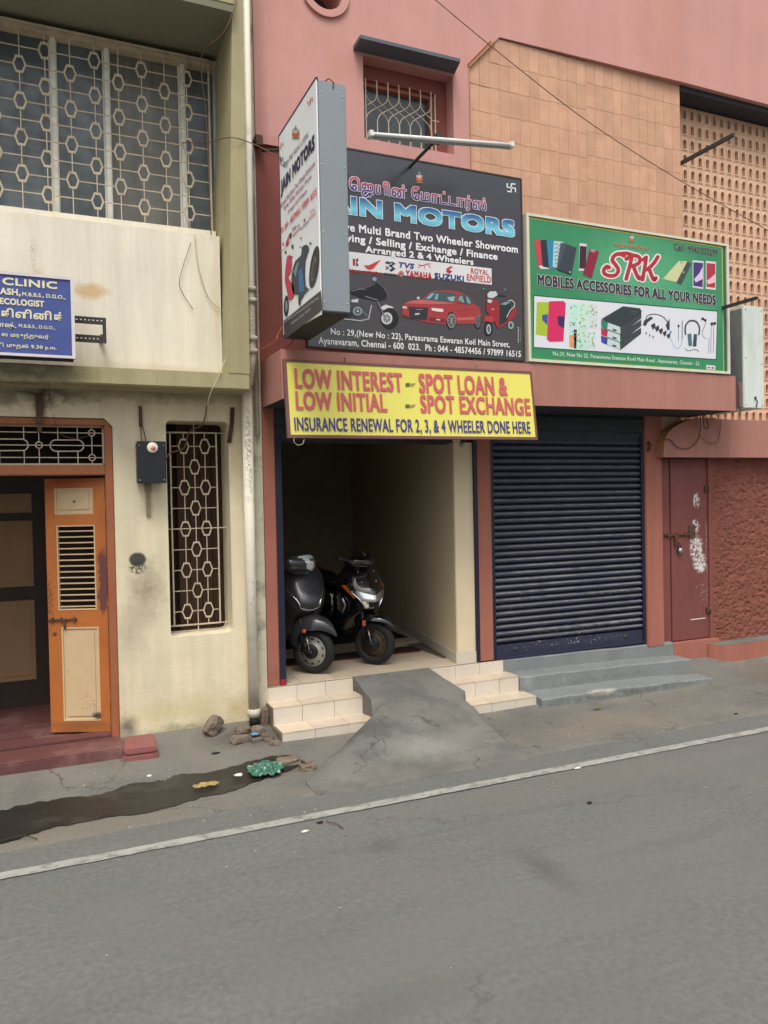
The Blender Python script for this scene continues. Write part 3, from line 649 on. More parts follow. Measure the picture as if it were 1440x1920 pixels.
# window: reveal, frame, pane, grille
mb = MB(); mb.plate([(wx0, wz0), (wx1, wz0), (wx1, wz1), (wx0, wz1)], [[(wx0+.0, wz0), (3.43, wz0), (3.43, 5.71), (wx0, 5.71)]], .1, .16); w1 = mb.build('window', m_dred, B2)
mb = MB(); mb.plate([(wx0, wz0+.001), (3.432, wz0+.001), (3.432, 5.712), (wx0, 5.712)], [[(wx0+.0, wz0+.004), (3.385, wz0+.004), (3.385, 5.675), (wx0, 5.675)]], .135, .2); mb.build('frame', m_red, w1)
mb = MB(); mb.box(wx0, 3.385, .19, .2, wz0, 5.68); mb.build('pane', m_glass, w1)
gx0, gx1 = 2.695, 3.345; n_b = 7; bars_x = [gx0+(gx1-gx0)*i/(n_b-1) for i in range(n_b)]
p = bars_x[1]-bars_x[0]; gy = .03; gt, gb = 5.68, wz0
for i, x in enumerate(bars_x):
    b_ = MB(); b_.sbar((x, gy, gt), (x, gy, 5.54), .009, .008); b_.sbar((x, gy, gb), (x, gy, 5.33), .009, .008)
    if i in (0, n_b-1): b_.sbar((x, gy+.004, 5.33), (x, gy+.004, 5.54), .009, .008)
    for sg in (-1, 1):                       # curved strands from each upright to the one two further on
        x2 = x+sg*p*1.0
        lo_, hi_ = (0, 1.0)
        pts = []
        xe = x+sg*p*2
        for k in range(13):
            t = k/12; xx = x+sg*2*p*t; s = t*t*(3-2*t); zz = 5.545-.215*(math.asin(max(-1, min(1, 2*t-1)))/math.pi+.5)
            if bars_x[0]-.001 <= xx <= bars_x[-1]+.001: pts.append((xx, gy+.003*sg, zz))
        if len(pts) > 3: b_.tube(pts, .0045, 5)
    b_.build('grille_strand', m_grille, w1)
b_ = MB(); b_.sbar((wx0, gy+.01, 5.432), (gx0, gy+.01, 5.432), .008, .006); b_.sbar((gx1, gy+.01, 5.432), (3.43, gy+.01, 5.432), .008, .006); b_.sbar((3.39, gy+.01, gb), (3.39, gy+.01, 5.67), .01, .008); b_.build('grille_edge', m_grille, w1)
# sunshade
mb = MB()
mb.add([(2.56, -.031, 5.862), (3.565, -.031, 5.862), (3.53, -.20, 5.875), (2.56, -.20, 5.875), (2.56, -.031, 5.90), (3.565, -.031, 5.90), (3.53, -.20, 5.905), (2.56, -.20, 5.905)],
       [(0,1,2,3), (4,7,6,5), (0,4,5,1), (1,5,6,2), (2,6,7,3), (3,7,4,0)]); mb.build('sunshade', m_shade, B2)

# tiled panel: every tile that shows is its own piece
mb = MB(); mb.plate([(3.72, 2.9), (6.315, 2.9), (6.315, 6.30), (4.03, 6.30), (3.72, 5.955)], [], -.012, .3); mb.build('tile_backing', m_tmort, B2)
b_ = MB(); b_.bbox(.0008, .1118, -.0025, 0, .0008, .2388, .001); tile_me = piece(b_, 'tile', m_tilew)
TW, TH = .1128, .24
ntile = 0
for c in range(23):
    x = 3.722+c*TW
    off = -.004*(c % 2)+(.03 if c > 11 else 0)
    for r in range(14):
        z = 6.06+off-r*TH+.0
        if x+TW < 3.95 and z+TH > 5.96+(x-3.72): continue
        if z < (4.60 if x < 3.84 else 4.34 if x < 6.2 else 3.4): continue
        o = inst(tile_me, 'tile', B2, (x, -.0123+random.uniform(-.001, .0), z)); ntile += 1
# cut tiles along the slanted corner
for c in range(3):
    x = 3.722+c*TW; z = 6.06-.004*(c % 2)
    zt0, zt1 = min(6.298, 5.962+(x-3.72)*1.05), min(6.298, 5.962+(x+TW-3.72)*1.05)
    zlo = z if z < zt0 else z
    if c < 2: zlo = 5.82+.002-.004*(c % 2)
    b_ = MB(); b_.plate([(x+.002, zlo), (x+.110, zlo), (x+.110, zt1), (x+.002, zt0)], [], -.0185, -.0125); b_.build('tile', m_tilew, B2)
b_ = MB(); b_.sbar((3.715, -.034, 5.955), (4.0, -.034, 6.255), .012, .02); b_.sbar((3.70, -.036, 5.975), (3.96, -.036, 6.255), .006, .012); b_.sbar((3.717, -.034, 5.95), (3.717, -.034, 4.75), .006, .012)
b_.build('panel_trim', m_umber, B2)

# perforated block (jali) wall
JY = .21; JW, JH = .1118, .166
b_ = MB()
ho = [(.031, .03)]+[(.081, .03)]+arc(.056, .108, .025, 0, 180, 6)
b_.plate([(.001, .001), (JW-.001, .001), (JW-.001, JH-.001), (.001, JH-.001)], [ho], 0, .07, back=False)
ro = [(.019, .018), (.093, .018)]+arc(.056, .108, .037, 0, 180, 7)
b_.plate(ro, [ho], -.008, .001, back=False)
jm = piece(b_, 'jali_block', m_jali)
nj = 0
for c in range(15):
    for r in range(21):
        x = 6.322+c*JW; z = 2.752+r*JH
        if c < 2 and 3 < r < 10: continue
        inst(jm, 'jali_block', B2, (x, JY, z)); nj += 1
b_ = MB()
for c in range(15, 22):
    for r in range(21):
        x = 6.322+c*JW; z = 2.752+r*JH
        b_.box(x, x+JW, JY, JY+.06, z, z+.03)
for c in range(15, 23): b_.box(6.322+c*JW-.02, 6.322+c*JW+.02, JY+.001, JY+.059, 2.752, 2.752+21*JH)
tag(b_.build('jali_far_blocks', m_jali, B2), kind='stuff')
b_ = MB(); b_.box(6.0, 10, JY+.10, JY+.25, 2.3, 6.3); b_.build('jali_back_wall', m_jback, B2)
b_ = MB(); b_.box(6.0, 6.321, .04, .3, 2.6, 3.0); b_.build('jali_end_wall', m_jali, B2)
b_ = MB()
for c in range(4):
    b_.box(5.86+c*JW, 5.86+c*JW+.03, .05, .12, 2.7, 2.9)
# pillars
def pillar(x0, x1, z0, z1, y0=-.004, y1=.3):
    b_ = MB(); b_.bbox(x0, x1, y0, y1, z0, z1, .008); return b_.build('pillar', m_red, B2)
pillar(1.675, 1.785, .40, 2.9); pillar(3.735, 3.892, .398, 2.86); pillar(5.772, 6.004, .34, 2.86, -.01)
# canopy ledge
mb = MB(); LX0, LX1 = 1.682, 6.42
mb.add([(LX0, -.6, 2.735), (LX1, -.6, 2.775), (LX1, -.6, 3.125), (LX0, -.6, 3.115), (LX0, 0, 2.735), (LX1, 0, 2.775), (LX1, 0, 3.125), (LX0, 0, 3.115)],
       [(0,1,2,3), (7,6,5,4), (0,3,7,4), (1,5,6,2), (3,2,6,7)])
mb.add([(LX0, -.6, 2.735), (LX1, -.6, 2.775), (LX1, 0, 2.775), (LX0, 0, 2.735)], [(0, 1, 2, 3)], 1)  # ledge underside: its shade is put into the dark colour
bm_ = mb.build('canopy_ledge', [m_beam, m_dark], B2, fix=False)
mb = MB(); mb.box(1.785, 5.772, .03, .3, 2.47, 2.9); mb.build('shutter_housing', m_dark, B2)
mb = MB(); mb.box(1.785, 5.9, -.001, .029, 2.6, 2.734); mb.build('dark_fascia', m_dark, B2)
# curved band over the red door
pf = [(5.93, 2.335), (10, 2.335), (10, 2.748), (6.56, 2.748)]+[(5.90+.66*(1-math.cos(a)) if False else 6.56-.62*math.sin(a), 2.748-.30*(1-math.cos(a))) for a in [math.radians(q) for q in range(10, 91, 10)]]
mb = MB(); mb.plate(pf, [], -.12, -.005); bd_ = mb.build('door_band', m_beam, B2)
ed = [(6.66, 2.752)]+[(x, z) for x, z in pf[4:]]+[(5.93, 2.335)]
mb = MB()
for (xa_, za_), (xb_, zb_) in zip(ed, ed[1:]):
    mb.add([(xa_, -.122, za_), (xb_, -.122, zb_), (xb_, 0, zb_), (xa_, 0, za_), (xa_-.012, -.122, za_+.012), (xb_-.014, -.122, zb_+.006), (xb_-.014, 0, zb_+.006), (xa_-.012, 0, za_+.012)],
           [(0,1,2,3), (7,6,5,4), (0,4,5,1), (2,6,7,3), (0,3,7,4), (1,5,6,2)])
mb.build('curved_edge', m_umber, B2)
mb = MB(); mb.box(6.56, 10, -.004, .205, 2.60, 2.749); mb.build('band_top', m_beam, B2)
mb = MB(); mb.box(6.004, 10, .12, .3, 2.2, 2.6); mb.build('door_head', m_dred, B2)
# maroon door
RD = MB(); RD.bbox(6.175, 6.70, .055, .085, .355, 2.33, .004); rd = RD.build('door_leaf', m_rdoor, B2)
q = MB(); q.bbox(6.006, 6.165, .06, .085, .355, 2.33, .004); rd2 = q.build('narrow_door_leaf', m_rdoor, B2)
q = MB(); q.box(6.004, 6.74, .1, .12, .34, 2.4); q.build('door_back', m_dark, B2)
q = MB(); q.bbox(6.70, 6.735, .03, .1, .34, 2.35, .004); q.build('door_jamb', m_dred, B2)
q = MB(); q.tube([(6.075, .045, 1.505), (6.43, .045, 1.505)], .012, 8)
for x in (6.12, 6.24, 6.36): q.box(x, x+.03, .035, .056, 1.485, 1.525)
q.box(6.21, 6.235, .03, .05, 1.40, 1.51); q.box(6.42, 6.52, .048, .056, 1.46, 1.60); q.build('bolt', m_rust, rd)
for z in (2.0, .66):
    q = MB(); q.box(6.66, 6.73, .035, .056, z-.03, z+.03); q.tube([(6.70, .03, z-.035), (6.70, .03, z+.035)], .01, 8); q.build('hinge', m_rust, rd)
q = MB(); q.box(6.44, 6.65, .0535, .055, .566, .576); q.build('paper_strip', m_litter, rd)
PL = thing('padlock', 'small round steel padlock hanging from the maroon door bolt', 'padlock', (6.27, .02, 1.32))
q = MB(); q.lathe([(0, .005), (.028, .008), (.032, .018), (.032, .036), (0, .04)], 'y', 16, (6.275, 0, 1.335)); q.build('body', m_steel, PL)
q = MB(); q.tube([(6.255, .026, 1.35), (6.235, .028, 1.40), (6.25, .03, 1.43), (6.275, .028, 1.40), (6.285, .026, 1.36)], .006, 6); q.build('shackle', m_iron, PL)
# stuccoed wall: real knobbly relief
rws = []; NX, NZ = 190, 270
for j in range(NZ+1):
    r_ = []
    for i in range(NX+1):
        x, z = 6.735+1.45*i/NX, .30+2.05*j/NZ
        q = Vector((x*21+.5*noise.noise(Vector((x*26, z*26, 0))), z*24, 2)); d, _p = noise.voronoi(q)
        h = max(0, .42-d[0])*2.6+.5*noise.noise(q*.8)+.25*noise.noise(q*2.2)
        edge = min(1, (x-6.735)/.08)*min(1, (2.36-z)/.2+.25)
        r_.append((x, .04+.019*h*edge, z))
    rws.append(r_)
mb = MB(); mb.grid(rws); mb.build('stucco_wall', m_stucco, B2)
mb = MB(); mb.box(8.18, 10, .03, .1, .3, 2.35); mb.box(6.74, 10, .1, .3, .1, 2.35); mb.build('wall_core', m_red, B2)
mb = MB(); mb.bbox(6.13, 6.8, -.004, .1, .05, .345, .006); mb.build('door_threshold', m_red, B2)

# showroom interior
rx1, rx2 = 3.50, 4.15
mb = MB()
mb.add([(3.50, .02, .4), (4.4, 4.95, .4), (4.4, 4.95, 2.9), (3.50, .02, 2.9), (3.58, .02, .4), (4.48, 4.95, .4), (4.48, 4.95, 2.9), (3.58, .02, 2.9)],
       [(0,1,2,3), (7,6,5,4), (0,4,5,1), (3,2,6,7), (1,5,6,2), (0,3,7,4)])
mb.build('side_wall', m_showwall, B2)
mb = MB(); mb.box(3.505, 3.70, .012, .06, .40, 2.47); mb.build('return_panel', m_showwall, B2)
mb = MB(); mb.add([(3.488, .01, .4), (4.378, 4.89, .4), (4.378, 4.89, .5), (3.488, .01, .5), (3.50, .0, .4), (3.50, .0, .5), (3.71, .0, .4), (3.71, .0, .5), (3.71, .012, .4), (3.71, .012, .5)],
       [(0,1,2,3), (0,3,5,4), (4,5,7,6), (6,7,9,8), (3, 2, 5)]); mb.build('skirting_tile', m_tile_rs, B2, fix=False)
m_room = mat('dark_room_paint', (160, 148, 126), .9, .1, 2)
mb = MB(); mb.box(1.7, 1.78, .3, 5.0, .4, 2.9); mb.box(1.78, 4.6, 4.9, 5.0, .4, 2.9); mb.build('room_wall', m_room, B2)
mb = MB(); mb.box(1.7, 4.6, .3, 5.0, 2.9, 3.0); mb.build('room_ceiling', m_room, B2)
mb = MB(); mb.box(1.7, 3.9, .02, 5, .15, .392); mb.build('floor_bed', m_grout, B2)
def quad_tile(x0, x1, y0, y1, z0, z1, m_, par, nm='tile'):
    b_ = MB(); b_.bbox(x0+.0015, x1-.0015, y0+.0015, y1-.0015, z0, z1, .0015); return b_.build(nm, m_, par)
for i in range(7):
    for j in range(4):
        x0, y0 = 1.68+i*.303, .0+j*.303
        x1 = min(x0+.303, 3.99 if j == 0 else 3.5)
        if x0 < 3.5: quad_tile(x0, min(x1, 3.735), y0, y0+.303, .392, .401, m_tile_fl, B2)
mb = MB(); mb.box(1.7, 4.5, 1.212, 4.9, .392, .400); mb.build('inner_floor', m_tile_fl, B2)
# blue shutter guide channels
def channel(x0, x1, z0, z1, y0, y1):
    b_ = MB(); b_.box(x0, x1, y0, y0+.012, z0, z1); b_.box(x0, x0+.006, y0+.012, y1, z0, z1); b_.box(x1-.006, x1, y0+.012, y1, z0, z1); return b_.build('shutter_guide', m_navy, B2)
channel(1.786, 1.842, .402, 2.5, .0, .07); channel(3.70, 3.734, .402, 2.5, -.012, .07)
channel(3.893, 3.93, .39, 2.55, .01, .08); channel(5.735, 5.771, .36, 2.55, .01, .08)
b_ = MB(); b_.bbox(1.79, 1.838, -.008, .03, .402, .45, .004); b_.build('red_guide_shoe', mat('red_paint', (150, 30, 40), .6, .1), B2)
# closed rolling shutter, each slat its own piece
SH = MB(); SH.box(3.90, 5.76, .085, .09, .38, 2.6); sh = SH.build('rolling_shutter', m_dark, B2)
n_s = 31; z0s, z1s = .535, 2.52; ph = (z1s-z0s)/n_s
prof = [(0, .062), (.10, .050), (.22, .030), (.40, .020), (.58, .022), (.72, .034), (.80, .05), (.84, .056), (.88, .046), (.93, .045), (.97, .055), (1.0, .062)]
b_ = MB(); rws = []
for x in (0, 1.805): rws.append([(x, yy, ph*t) for t, yy in prof])
b_.grid(rws, smooth=False)
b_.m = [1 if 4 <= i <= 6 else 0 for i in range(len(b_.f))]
m_dust_glint = mat('dust_and_highlight_shoulder', (112, 111, 116), .6, .15, 8, spec=.4, rnd=.15, stain=(70, 70, 84), sts=5, stt=.5, stam=.6, streak=((1.5, 1, 1), .8, 1.15))  # slat highlight painted lighter on the upward face, along with settled dust
sl_me = piece(b_, 'slat', [m_shut, m_dust_glint])
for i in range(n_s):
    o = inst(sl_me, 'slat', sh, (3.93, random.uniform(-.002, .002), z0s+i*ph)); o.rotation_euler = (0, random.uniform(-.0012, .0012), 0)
b_ = MB(); b_.bbox(3.93, 5.735, .02, .06, .40, .53, .006); b_.box(3.93, 5.735, .0, .02, .392, .412); b_.build('bottom_rail', m_shut, sh)
for x in (4.15, 5.5): b_ = MB(); b_.lathe([(0, .012), (.02, .012), (.025, .02)], 'y', 14, (x, 0, .475)); b_.build('lock_plate', m_iron, sh)

# ------------------------------------------------------------------ steps
def gx(x, y): return gcx(x, y)
ST = thing('tiled_steps', 'cream tiled entrance steps left of the concrete ramp', 'steps', (2.1, -.25, .05))
def tiled_flight(par, X0, X1, lastx, seed):
    q = MB(); q.box(X0[0]+.008, X1[0], -.006, .02, .02, .388); q.box(X0[1]+.008, X1[1], -.212, -.006, -.05, .262); q.box(X0[2]+.008, X1[2], -.437, -.212, -.05, .118)
    q.build('step_core', m_grout, par)
    levels = [(0, -.006, -.012, .268, .392, X0[0], X1[0]), (1, -.212, -.006, .126, .27, X0[1], X1[1]), (2, -.437, -.212, .02, .126, X0[2], X1[2])]
    for k, yf, yb, zb, zt, a, bb in levels:
        n = max(1, round((bb-a)/.29)); w = (bb-a)/n; sh_ = [.0, .11, .05][k]
        cuts = [a]+[a+w*i+sh_*(.4 if seed else -.3) for i in range(1, n)]+[bb]
        for i in range(n):
            t_ = MB(); t_.bbox(cuts[i]+.0015, cuts[i+1]-.0015, yf-.01, yf, zb, zt-.001, .0015); t_.build('tile', m_tile_rs, par)
            if k: t_ = MB(); t_.bbox(cuts[i]+.0015, cuts[i+1]-.0015, yf-.012, yb-.001, zt, zt+.009, .0015); t_.build('tile', m_tile_fl, par)
tiled_flight(ST, (1.672, 1.662, 1.668), (2.44, 2.5, 2.53), 0, 0)
b_ = MB(); b_.box(1.655, 1.668, -.21, .0, .0, .27); b_.box(1.655, 1.668, -.44, -.21, .0, .125); b_.build('end_plaster', m_stone, ST)
ST2 = thing('tiled_steps', 'cream tiled entrance steps between the concrete ramp and the grey steps', 'steps', (3.7, -.25, .05))
tiled_flight(ST2, (3.2, 3.25, 3.32), (3.985, 4.02, 4.06), 0, 1)
# grey cement steps below the closed shutter
GS = thing('cement_steps', 'grey painted cement steps below the closed navy shutter', 'steps', (5, -.25, .05))
def gstep(x0, x1, yf, yb, zb, zt, drop, nm):
    n = 40; rws = []
    def P(i, y, z):
        x = x0+(x1-x0)*i/n; f = i/n
        w = .006*noise.noise(Vector((x*6, y*9, z*9)))
        return (x, y+w, z-drop*f*f+w)
    for i in range(n+1):
        rws.append([P(i, yf, zb), P(i, yf-.004, (zb+zt)/2), P(i, yf-.002, zt-.012), P(i, yf+.008, zt), P(i, (yf+yb)/2, zt+.002), P(i, yb, zt+.002)])
    q = MB(); q.grid(rws, smooth=False)
    for i in (0, n):
        pr = rws[i]+[(rws[i][0][0], yb, zb)]; q.add(pr, [tuple(range(7))])
    return q.build(nm, m_gstep, GS)
gstep(3.989, 6.128, -.002, .1, .15, .388, .03, 'top_step')
gstep(4.024, 6.14, -.235, -.003, -.02, .266, .045, 'middle_step')
gstep(4.064, 6.13, -.515, -.236, -.03, .122, .04, 'lower_step')
# concrete ramp
NXR, NYR = 60, 60
def ramp_p(u, v):
    y = .0-1.5*v
    if v < .28: xl = 2.44+.02*v/.28; xr_ = 3.19+.12*v/.28
    else:
        w = (v-.28)/.72; xl = 2.46-.86*min(1, w*1.35)**.8; xr_ = 3.31+.02*w
    xl += .03*noise.noise(Vector((v*9, 3, 0))); xr_ += .02*noise.noise(Vector((v*9, 8, 0)))
    x = xl+(xr_-xl)*u
    top = .398; s = min(1, v/.93); prof_ = top*(1-s)**1.12
    g = gcx(x, y)
    z = max(prof_, 0)+.0
    side = min(1, (u)/.16)*1.0 if v > .26 else 1
    sr = min(1, (1-u)/.05) if v > .3 else 1
    cx_ = .02 if v < .26 else 0
    z = g+.004+max(0, z-g)*(side**.7 if v > .26 else 1)*(sr**.5)
    z += (.014*noise.noise(Vector((x*4, y*4, 2)))+.006*noise.noise(Vector((x*14, y*14, 2))))*min(1, v*8)*min(1, (1-v)*4)
    return (x, y, z)
mb = MB(); rws = [[ramp_p(i/NXR, j/NYR) for i in range(NXR+1)] for j in range(NYR+1)]; mb.grid(rws)
for col_ in (0, NXR):
    a_ = [rws[j][col_] for j in range(NYR+1)]; mb.grid([a_, [(x, y, z-.35 if j < 30 else z-.1) for j, (x, y, z) in enumerate(a_)]], smooth=False)
a_ = rws[-1]; mb.grid([a_, [(x, y-.01, z-.03) for x, y, z in a_]], smooth=False)
RP = tag(mb.build('concrete_ramp', m_conc, fix=False), 'rough concrete ramp running up between the tiled steps to the showroom', 'ramp')
# curved raised platform on the right
pf = [(6.34, .1), (6.34, .09)]
pts = [(9.5, .12), (6.62, .12)]+[(6.62+.0, .0)]+[(6.9-.3*math.cos(math.radians(a)), .02-.2*math.sin(math.radians(a))) for a in range(0, 91, 15)]+[(7.3, -.17), (7.5, -.14), (7.6, -.1), (7.75, -.14), (9.5, -.16)]
mb = MB(); n = len(pts)
mb.add([(x, y, .30) for x, y in pts]+[(x, y, .297) for x, y in pts], [tuple(range(n))], 0)
mb.add([(x, y, .299) for x, y in pts]+[(x, y, .02) for x, y in pts], [(i, (i+1) % n, (i+1) % n+n, i+n) for i in range(n)], 1)
tag(mb.build('raised_platform', [m_conc, m_red]), 'low curved terracotta platform with concrete top beside the maroon door', 'platform')

# showroom mat
FM = thing('door_mat', 'dark carpet with red border on the showroom floor', 'mat', (3.4, .9, .401))
b_ = MB(); b_.bbox(2.0, 3.46, .70, .745, .4015, .409, .002); b_.build('red_border', m_mat, FM)
b_ = MB(); b_.bbox(2.0, 3.5, .747, 1.0, .4015, .410, .002); b_.build('carpet', m_matd, FM)
b_ = MB(); b_.bbox(2.0, 3.7, 1.5, 3.2, .4015, .410, .002)
tag(b_.build('inner_carpet', m_matd), 'dark carpet deeper inside the showroom behind the scooters', 'carpet')

# ================================================================== printed matter
def pmat(c, rough=.45):
    k = 'print_%d_%d_%d' % tuple(c)
    return mat(k, c, rough, 0, spec=.4) if k not in MATS else MATS[k]
class Panel:
    """a flat sign face: origin O, unit U (right), V (up); photo positions become places on that plane"""
    def __init__(s, O, U, V, zoom=(0, 0, 1)):
        s.O, s.U, s.V = Vector(O), Vector(U).normalized(), Vector(V).normalized(); s.N = s.U.cross(s.V)
        if s.N.dot(CAM-s.O) < 0: s.N = -s.N
        s.zoom = zoom
    def uv(s, px, py):
        x0, y0, k = s.zoom; d = _ray(x0+px/k, y0+py/k); t = (s.O-CAM).dot(s.N)/d.dot(s.N); p = CAM+d*t-s.O
        return p.dot(s.U), p.dot(s.V)
    def at(s, u, v, off=0): return s.O+s.U*u+s.V*v+s.N*off
def smooth_pts(pts, k=3):
    n = len(pts); out = []
    for i in range(n):
        p0, p1, p2, p3 = [Vector(pts[(i+j) % n]) for j in (-1, 0, 1, 2)]
        for q in range(k):
            t = q/k; out.append(tuple(.5*((2*p1)+(p2-p0)*t+(2*p0-5*p1+4*p2-p3)*t*t+(-p0+3*p1-3*p2+p3)*t**3)))
    return out
class Print:
    def __init__(s, panel): s.p = panel; s.mb = MB(); s.mats = []
    def mi(s, m_):
        if m_ not in s.mats: s.mats.append(m_)
        return s.mats.index(m_)
    def poly(s, pts, c, lay=1, sm=0):
        if sm: pts = smooth_pts(pts, sm)
        q = [s.p.at(*s.p.uv(*a), .0009*lay+.001) for a in pts]
        s.mb.add(q, [tuple(range(len(q)))], s.mi(c if isinstance(c, bpy.types.Material) else pmat(c)), False); return s
    def ell(s, cx, cy, rx, ry, c, lay=1, n=20, tilt=0):
        t = math.radians(tilt)
        return s.poly([(cx+rx*math.cos(a)*math.cos(t)-ry*math.sin(a)*math.sin(t), cy+rx*math.cos(a)*math.sin(t)+ry*math.sin(a)*math.cos(t)) for a in [2*math.pi*i/n for i in range(n)]], c, lay)
    def line(s, pts, w, c, lay=1, cl=False):
        P = [Vector(p) for p in pts]
        if cl: P.append(P[0])
        L, R = [], []
        for i, p in enumerate(P):
            t = (P[min(i+1, len(P)-1)]-P[max(i-1, 0)])
            if t.length == 0: t = Vector((1, 0))
            t.normalize(); nn = Vector((-t.y, t.x))*w/2; L.append(p+nn); R.append(p-nn)
        m_ = s.mi(c if isinstance(c, bpy.types.Material) else pmat(c))
        for i in range(len(P)-1):
            q = [s.p.at(*s.p.uv(*a), .0009*lay+.001) for a in (L[i], L[i+1], R[i+1], R[i])]; s.mb.add(q, [(0, 1, 2, 3)], m_, False)
        return s
    def build(s, name, parent): return s.mb.build(name, s.mats, parent, fix=False)
def cr_open(pts, k=4):
    V_ = [Vector(p) for p in pts]; out = []
    for i in range(len(V_)-1):
        p0, p1, p2, p3 = V_[max(i-1, 0)], V_[i], V_[i+1], V_[min(i+2, len(V_)-1)]
        for q in range(k): t = q/k; out.append(tuple(.5*((2*p1)+(p2-p0)*t+(2*p0-5*p1+4*p2-p3)*t*t+(-p0+3*p1-3*p2+p3)*t**3)))
    return out+[tuple(V_[-1])]
_tc = {}
def text_mesh(txt, bold=0.0, res=3, shear=0.0):
    k = (txt, bold, res, shear)
    if k in _tc: return _tc[k]
    c = bpy.data.curves.new('t', 'FONT'); c.body = txt; c.offset = bold; c.resolution_u = res; c.shear = shear; c.space_character = 1.06
    o = bpy.data.objects.new('t', c); COL.objects.link(o)
    bpy.context.view_layer.update()
    me = bpy.data.meshes.new_from_object(o.evaluated_get(bpy.context.evaluated_depsgraph_get()))
    bpy.data.objects.remove(o); bpy.data.curves.remove(c)
    xs_ = [v.co.x for v in me.vertices]; ys_ = [v.co.y for v in me.vertices]
    x0, x1, y0, y1 = min(xs_), max(xs_), min(ys_), max(ys_)
    vs = [((v.co.x-x0)/(x1-x0), (v.co.y-y0)/(y1-y0)) for v in me.vertices]; fs = [tuple(p.vertices) for p in me.polygons]
    bpy.data.meshes.remove(me); _tc[k] = (vs, fs, (x1-x0)/(y1-y0)); return _tc[k]
def stamp(q_at, vs, fs, b_, mi, w, n, off):
    """heavier strokes: the letters laid over themselves in a small circle"""
    offs = [(0, 0)]+[(w*a, w*b) for a in (-1, 0, 1) for b in (-1, 0, 1) if a or b] if w else [(0, 0)]
    for j, (du, dv) in enumerate(offs): b_.add([q_at(a, c, du, dv, off+j*.00004) for a, c in vs], fs, mi, False)
def text(panel, parent, txt, xL, xR, yt, yb, c, bold=.01, lay=3, outline=None, ow=.03, name='lettering', shear=0, res=3, slope=0, mb=None, n=8):
    """fits the words between xL and xR (photo px) and yt..yb at their middle"""
    xm = (xL+xR)/2
    u0 = panel.uv(xL, (yt+yb)/2)[0]; u1 = panel.uv(xR, (yt+yb)/2)[0]; v1 = panel.uv(xm, yt)[1]; v0 = panel.uv(xm, yb)[1]
    vs, fs, _ = text_mesh(txt, 0, res, shear); H_ = v1-v0
    w = bold*H_; u0 += w; u1 -= w; v0 += w; v1 -= w
    at_ = lambda a, c_, du, dv, o: panel.at(u0+(u1-u0)*a+du, v0+(v1-v0)*c_+dv+slope*(a-.5)*H_, o)
    b_ = MB(); ms = []
    for (ww, cc, ly) in ([(w+ow*H_, outline, lay-1)] if outline else [])+[(w, c, lay)]:
        mm = cc if isinstance(cc, bpy.types.Material) else pmat(cc); ms.append(mm)
        stamp(at_, vs, fs, b_, len(ms)-1, ww, n, .0009*ly+.001)
    return b_.build(name, ms, parent, fix=False)
def swas(P, cx, cy, r, c, w, sk=0):
    for a in range(4):
        t = math.radians(90*a)
        def R(x, y): return (cx+(x*math.cos(t)-y*math.sin(t))*r, cy+(x*math.sin(t)+y*math.cos(t))*r+sk*(x*math.cos(t)-y*math.sin(t))*r)
        P.line([R(0, 0), R(0, -1)], w, c, 2); P.line([R(-w/r/2, -1), R(1, -1)], w, c, 2)
def deity(P, cx, cy, s_, lay=2):
    """small seated temple figure, generic, a few pixels high"""
    P.ell(cx, cy+.1*s_, .42*s_, .34*s_, (196, 92, 62), lay); P.ell(cx, cy-.25*s_, .26*s_, .3*s_, (190, 176, 166), lay+1)
    P.poly([(cx-.2*s_, cy-.45*s_), (cx, cy-.95*s_), (cx+.2*s_, cy-.45*s_)], (150, 150, 140), lay+1); P.ell(cx-.3*s_, cy-.3*s_, .12*s_, .17*s_, (176, 160, 150), lay)
    P.ell(cx+.3*s_, cy-.3*s_, .12*s_, .17*s_, (176, 160, 150), lay); P.poly([(cx-.5*s_, cy+.45*s_), (cx+.5*s_, cy+.45*s_), (cx+.36*s_, cy+.6*s_), (cx-.36*s_, cy+.6*s_)], (120, 130, 80), lay)

# ------------------------------------------------------------------ big black signboard
BS = thing('signboard', 'large black motor showroom signboard with blue lettering and a red car', 'signboard', (2.9, -.6, 3.15))
SBX0, SBX1, SBZ0, SBZ1 = 1.895, 3.885, 3.145, 4.735
q = MB(); q.bbox(SBX0, SBX1, -.60, -.56, SBZ0, SBZ1-.01, .004); q.add([], [])
q.build('board', mat('sign_black_flex', (42, 40, 44), .25, .06, 1.2, spec=1.0, zgrad=(3.15, 4.75, [(50, 48, 48), (46, 34, 36), (42, 36, 44), (44, 48, 54)])), BS)
q = MB()
for a, b2 in (((SBX0, SBZ0), (SBX1, SBZ0)), ((SBX1, SBZ0), (SBX1, SBZ1-.01)), ((SBX1, SBZ1-.01), (SBX0, SBZ1-.01)), ((SBX0, SBZ1-.01), (SBX0, SBZ0))): q.sbar((a[0], -.585, a[1]), (b2[0], -.585, b2[1]), .012, .04)
q.build('frame', m_iron, BS)
q = MB(); q.box(2.0, 2.04, -.56, -.03, 4.4, 4.44); q.box(3.6, 3.64, -.56, -.03, 4.4, 4.44); q.build('stay', m_iron, BS)
PB = Panel((0, -.602, 0), (1, 0, 0), (0, 0, 1))
g_blue = mat('gradient_blue_print', (60, 150, 190), .4, 0, spec=.4, zgrad=(4.07, 4.34, [(22, 74, 124), (50, 140, 180), (120, 200, 220), (40, 96, 150)]))
g_tam = mat('gradient_red_blue_print', (180, 60, 60), .4, 0, spec=.4, zgrad=(4.36, 4.56, [(40, 50, 120), (70, 50, 120), (190, 60, 66), (214, 90, 90)]))
text(PB, BS, 'ெஜயின் ேமாட்டார்ஸ்', 655, 911, 351, 385, g_tam, .012, 4, (216, 206, 210), .03, res=2)
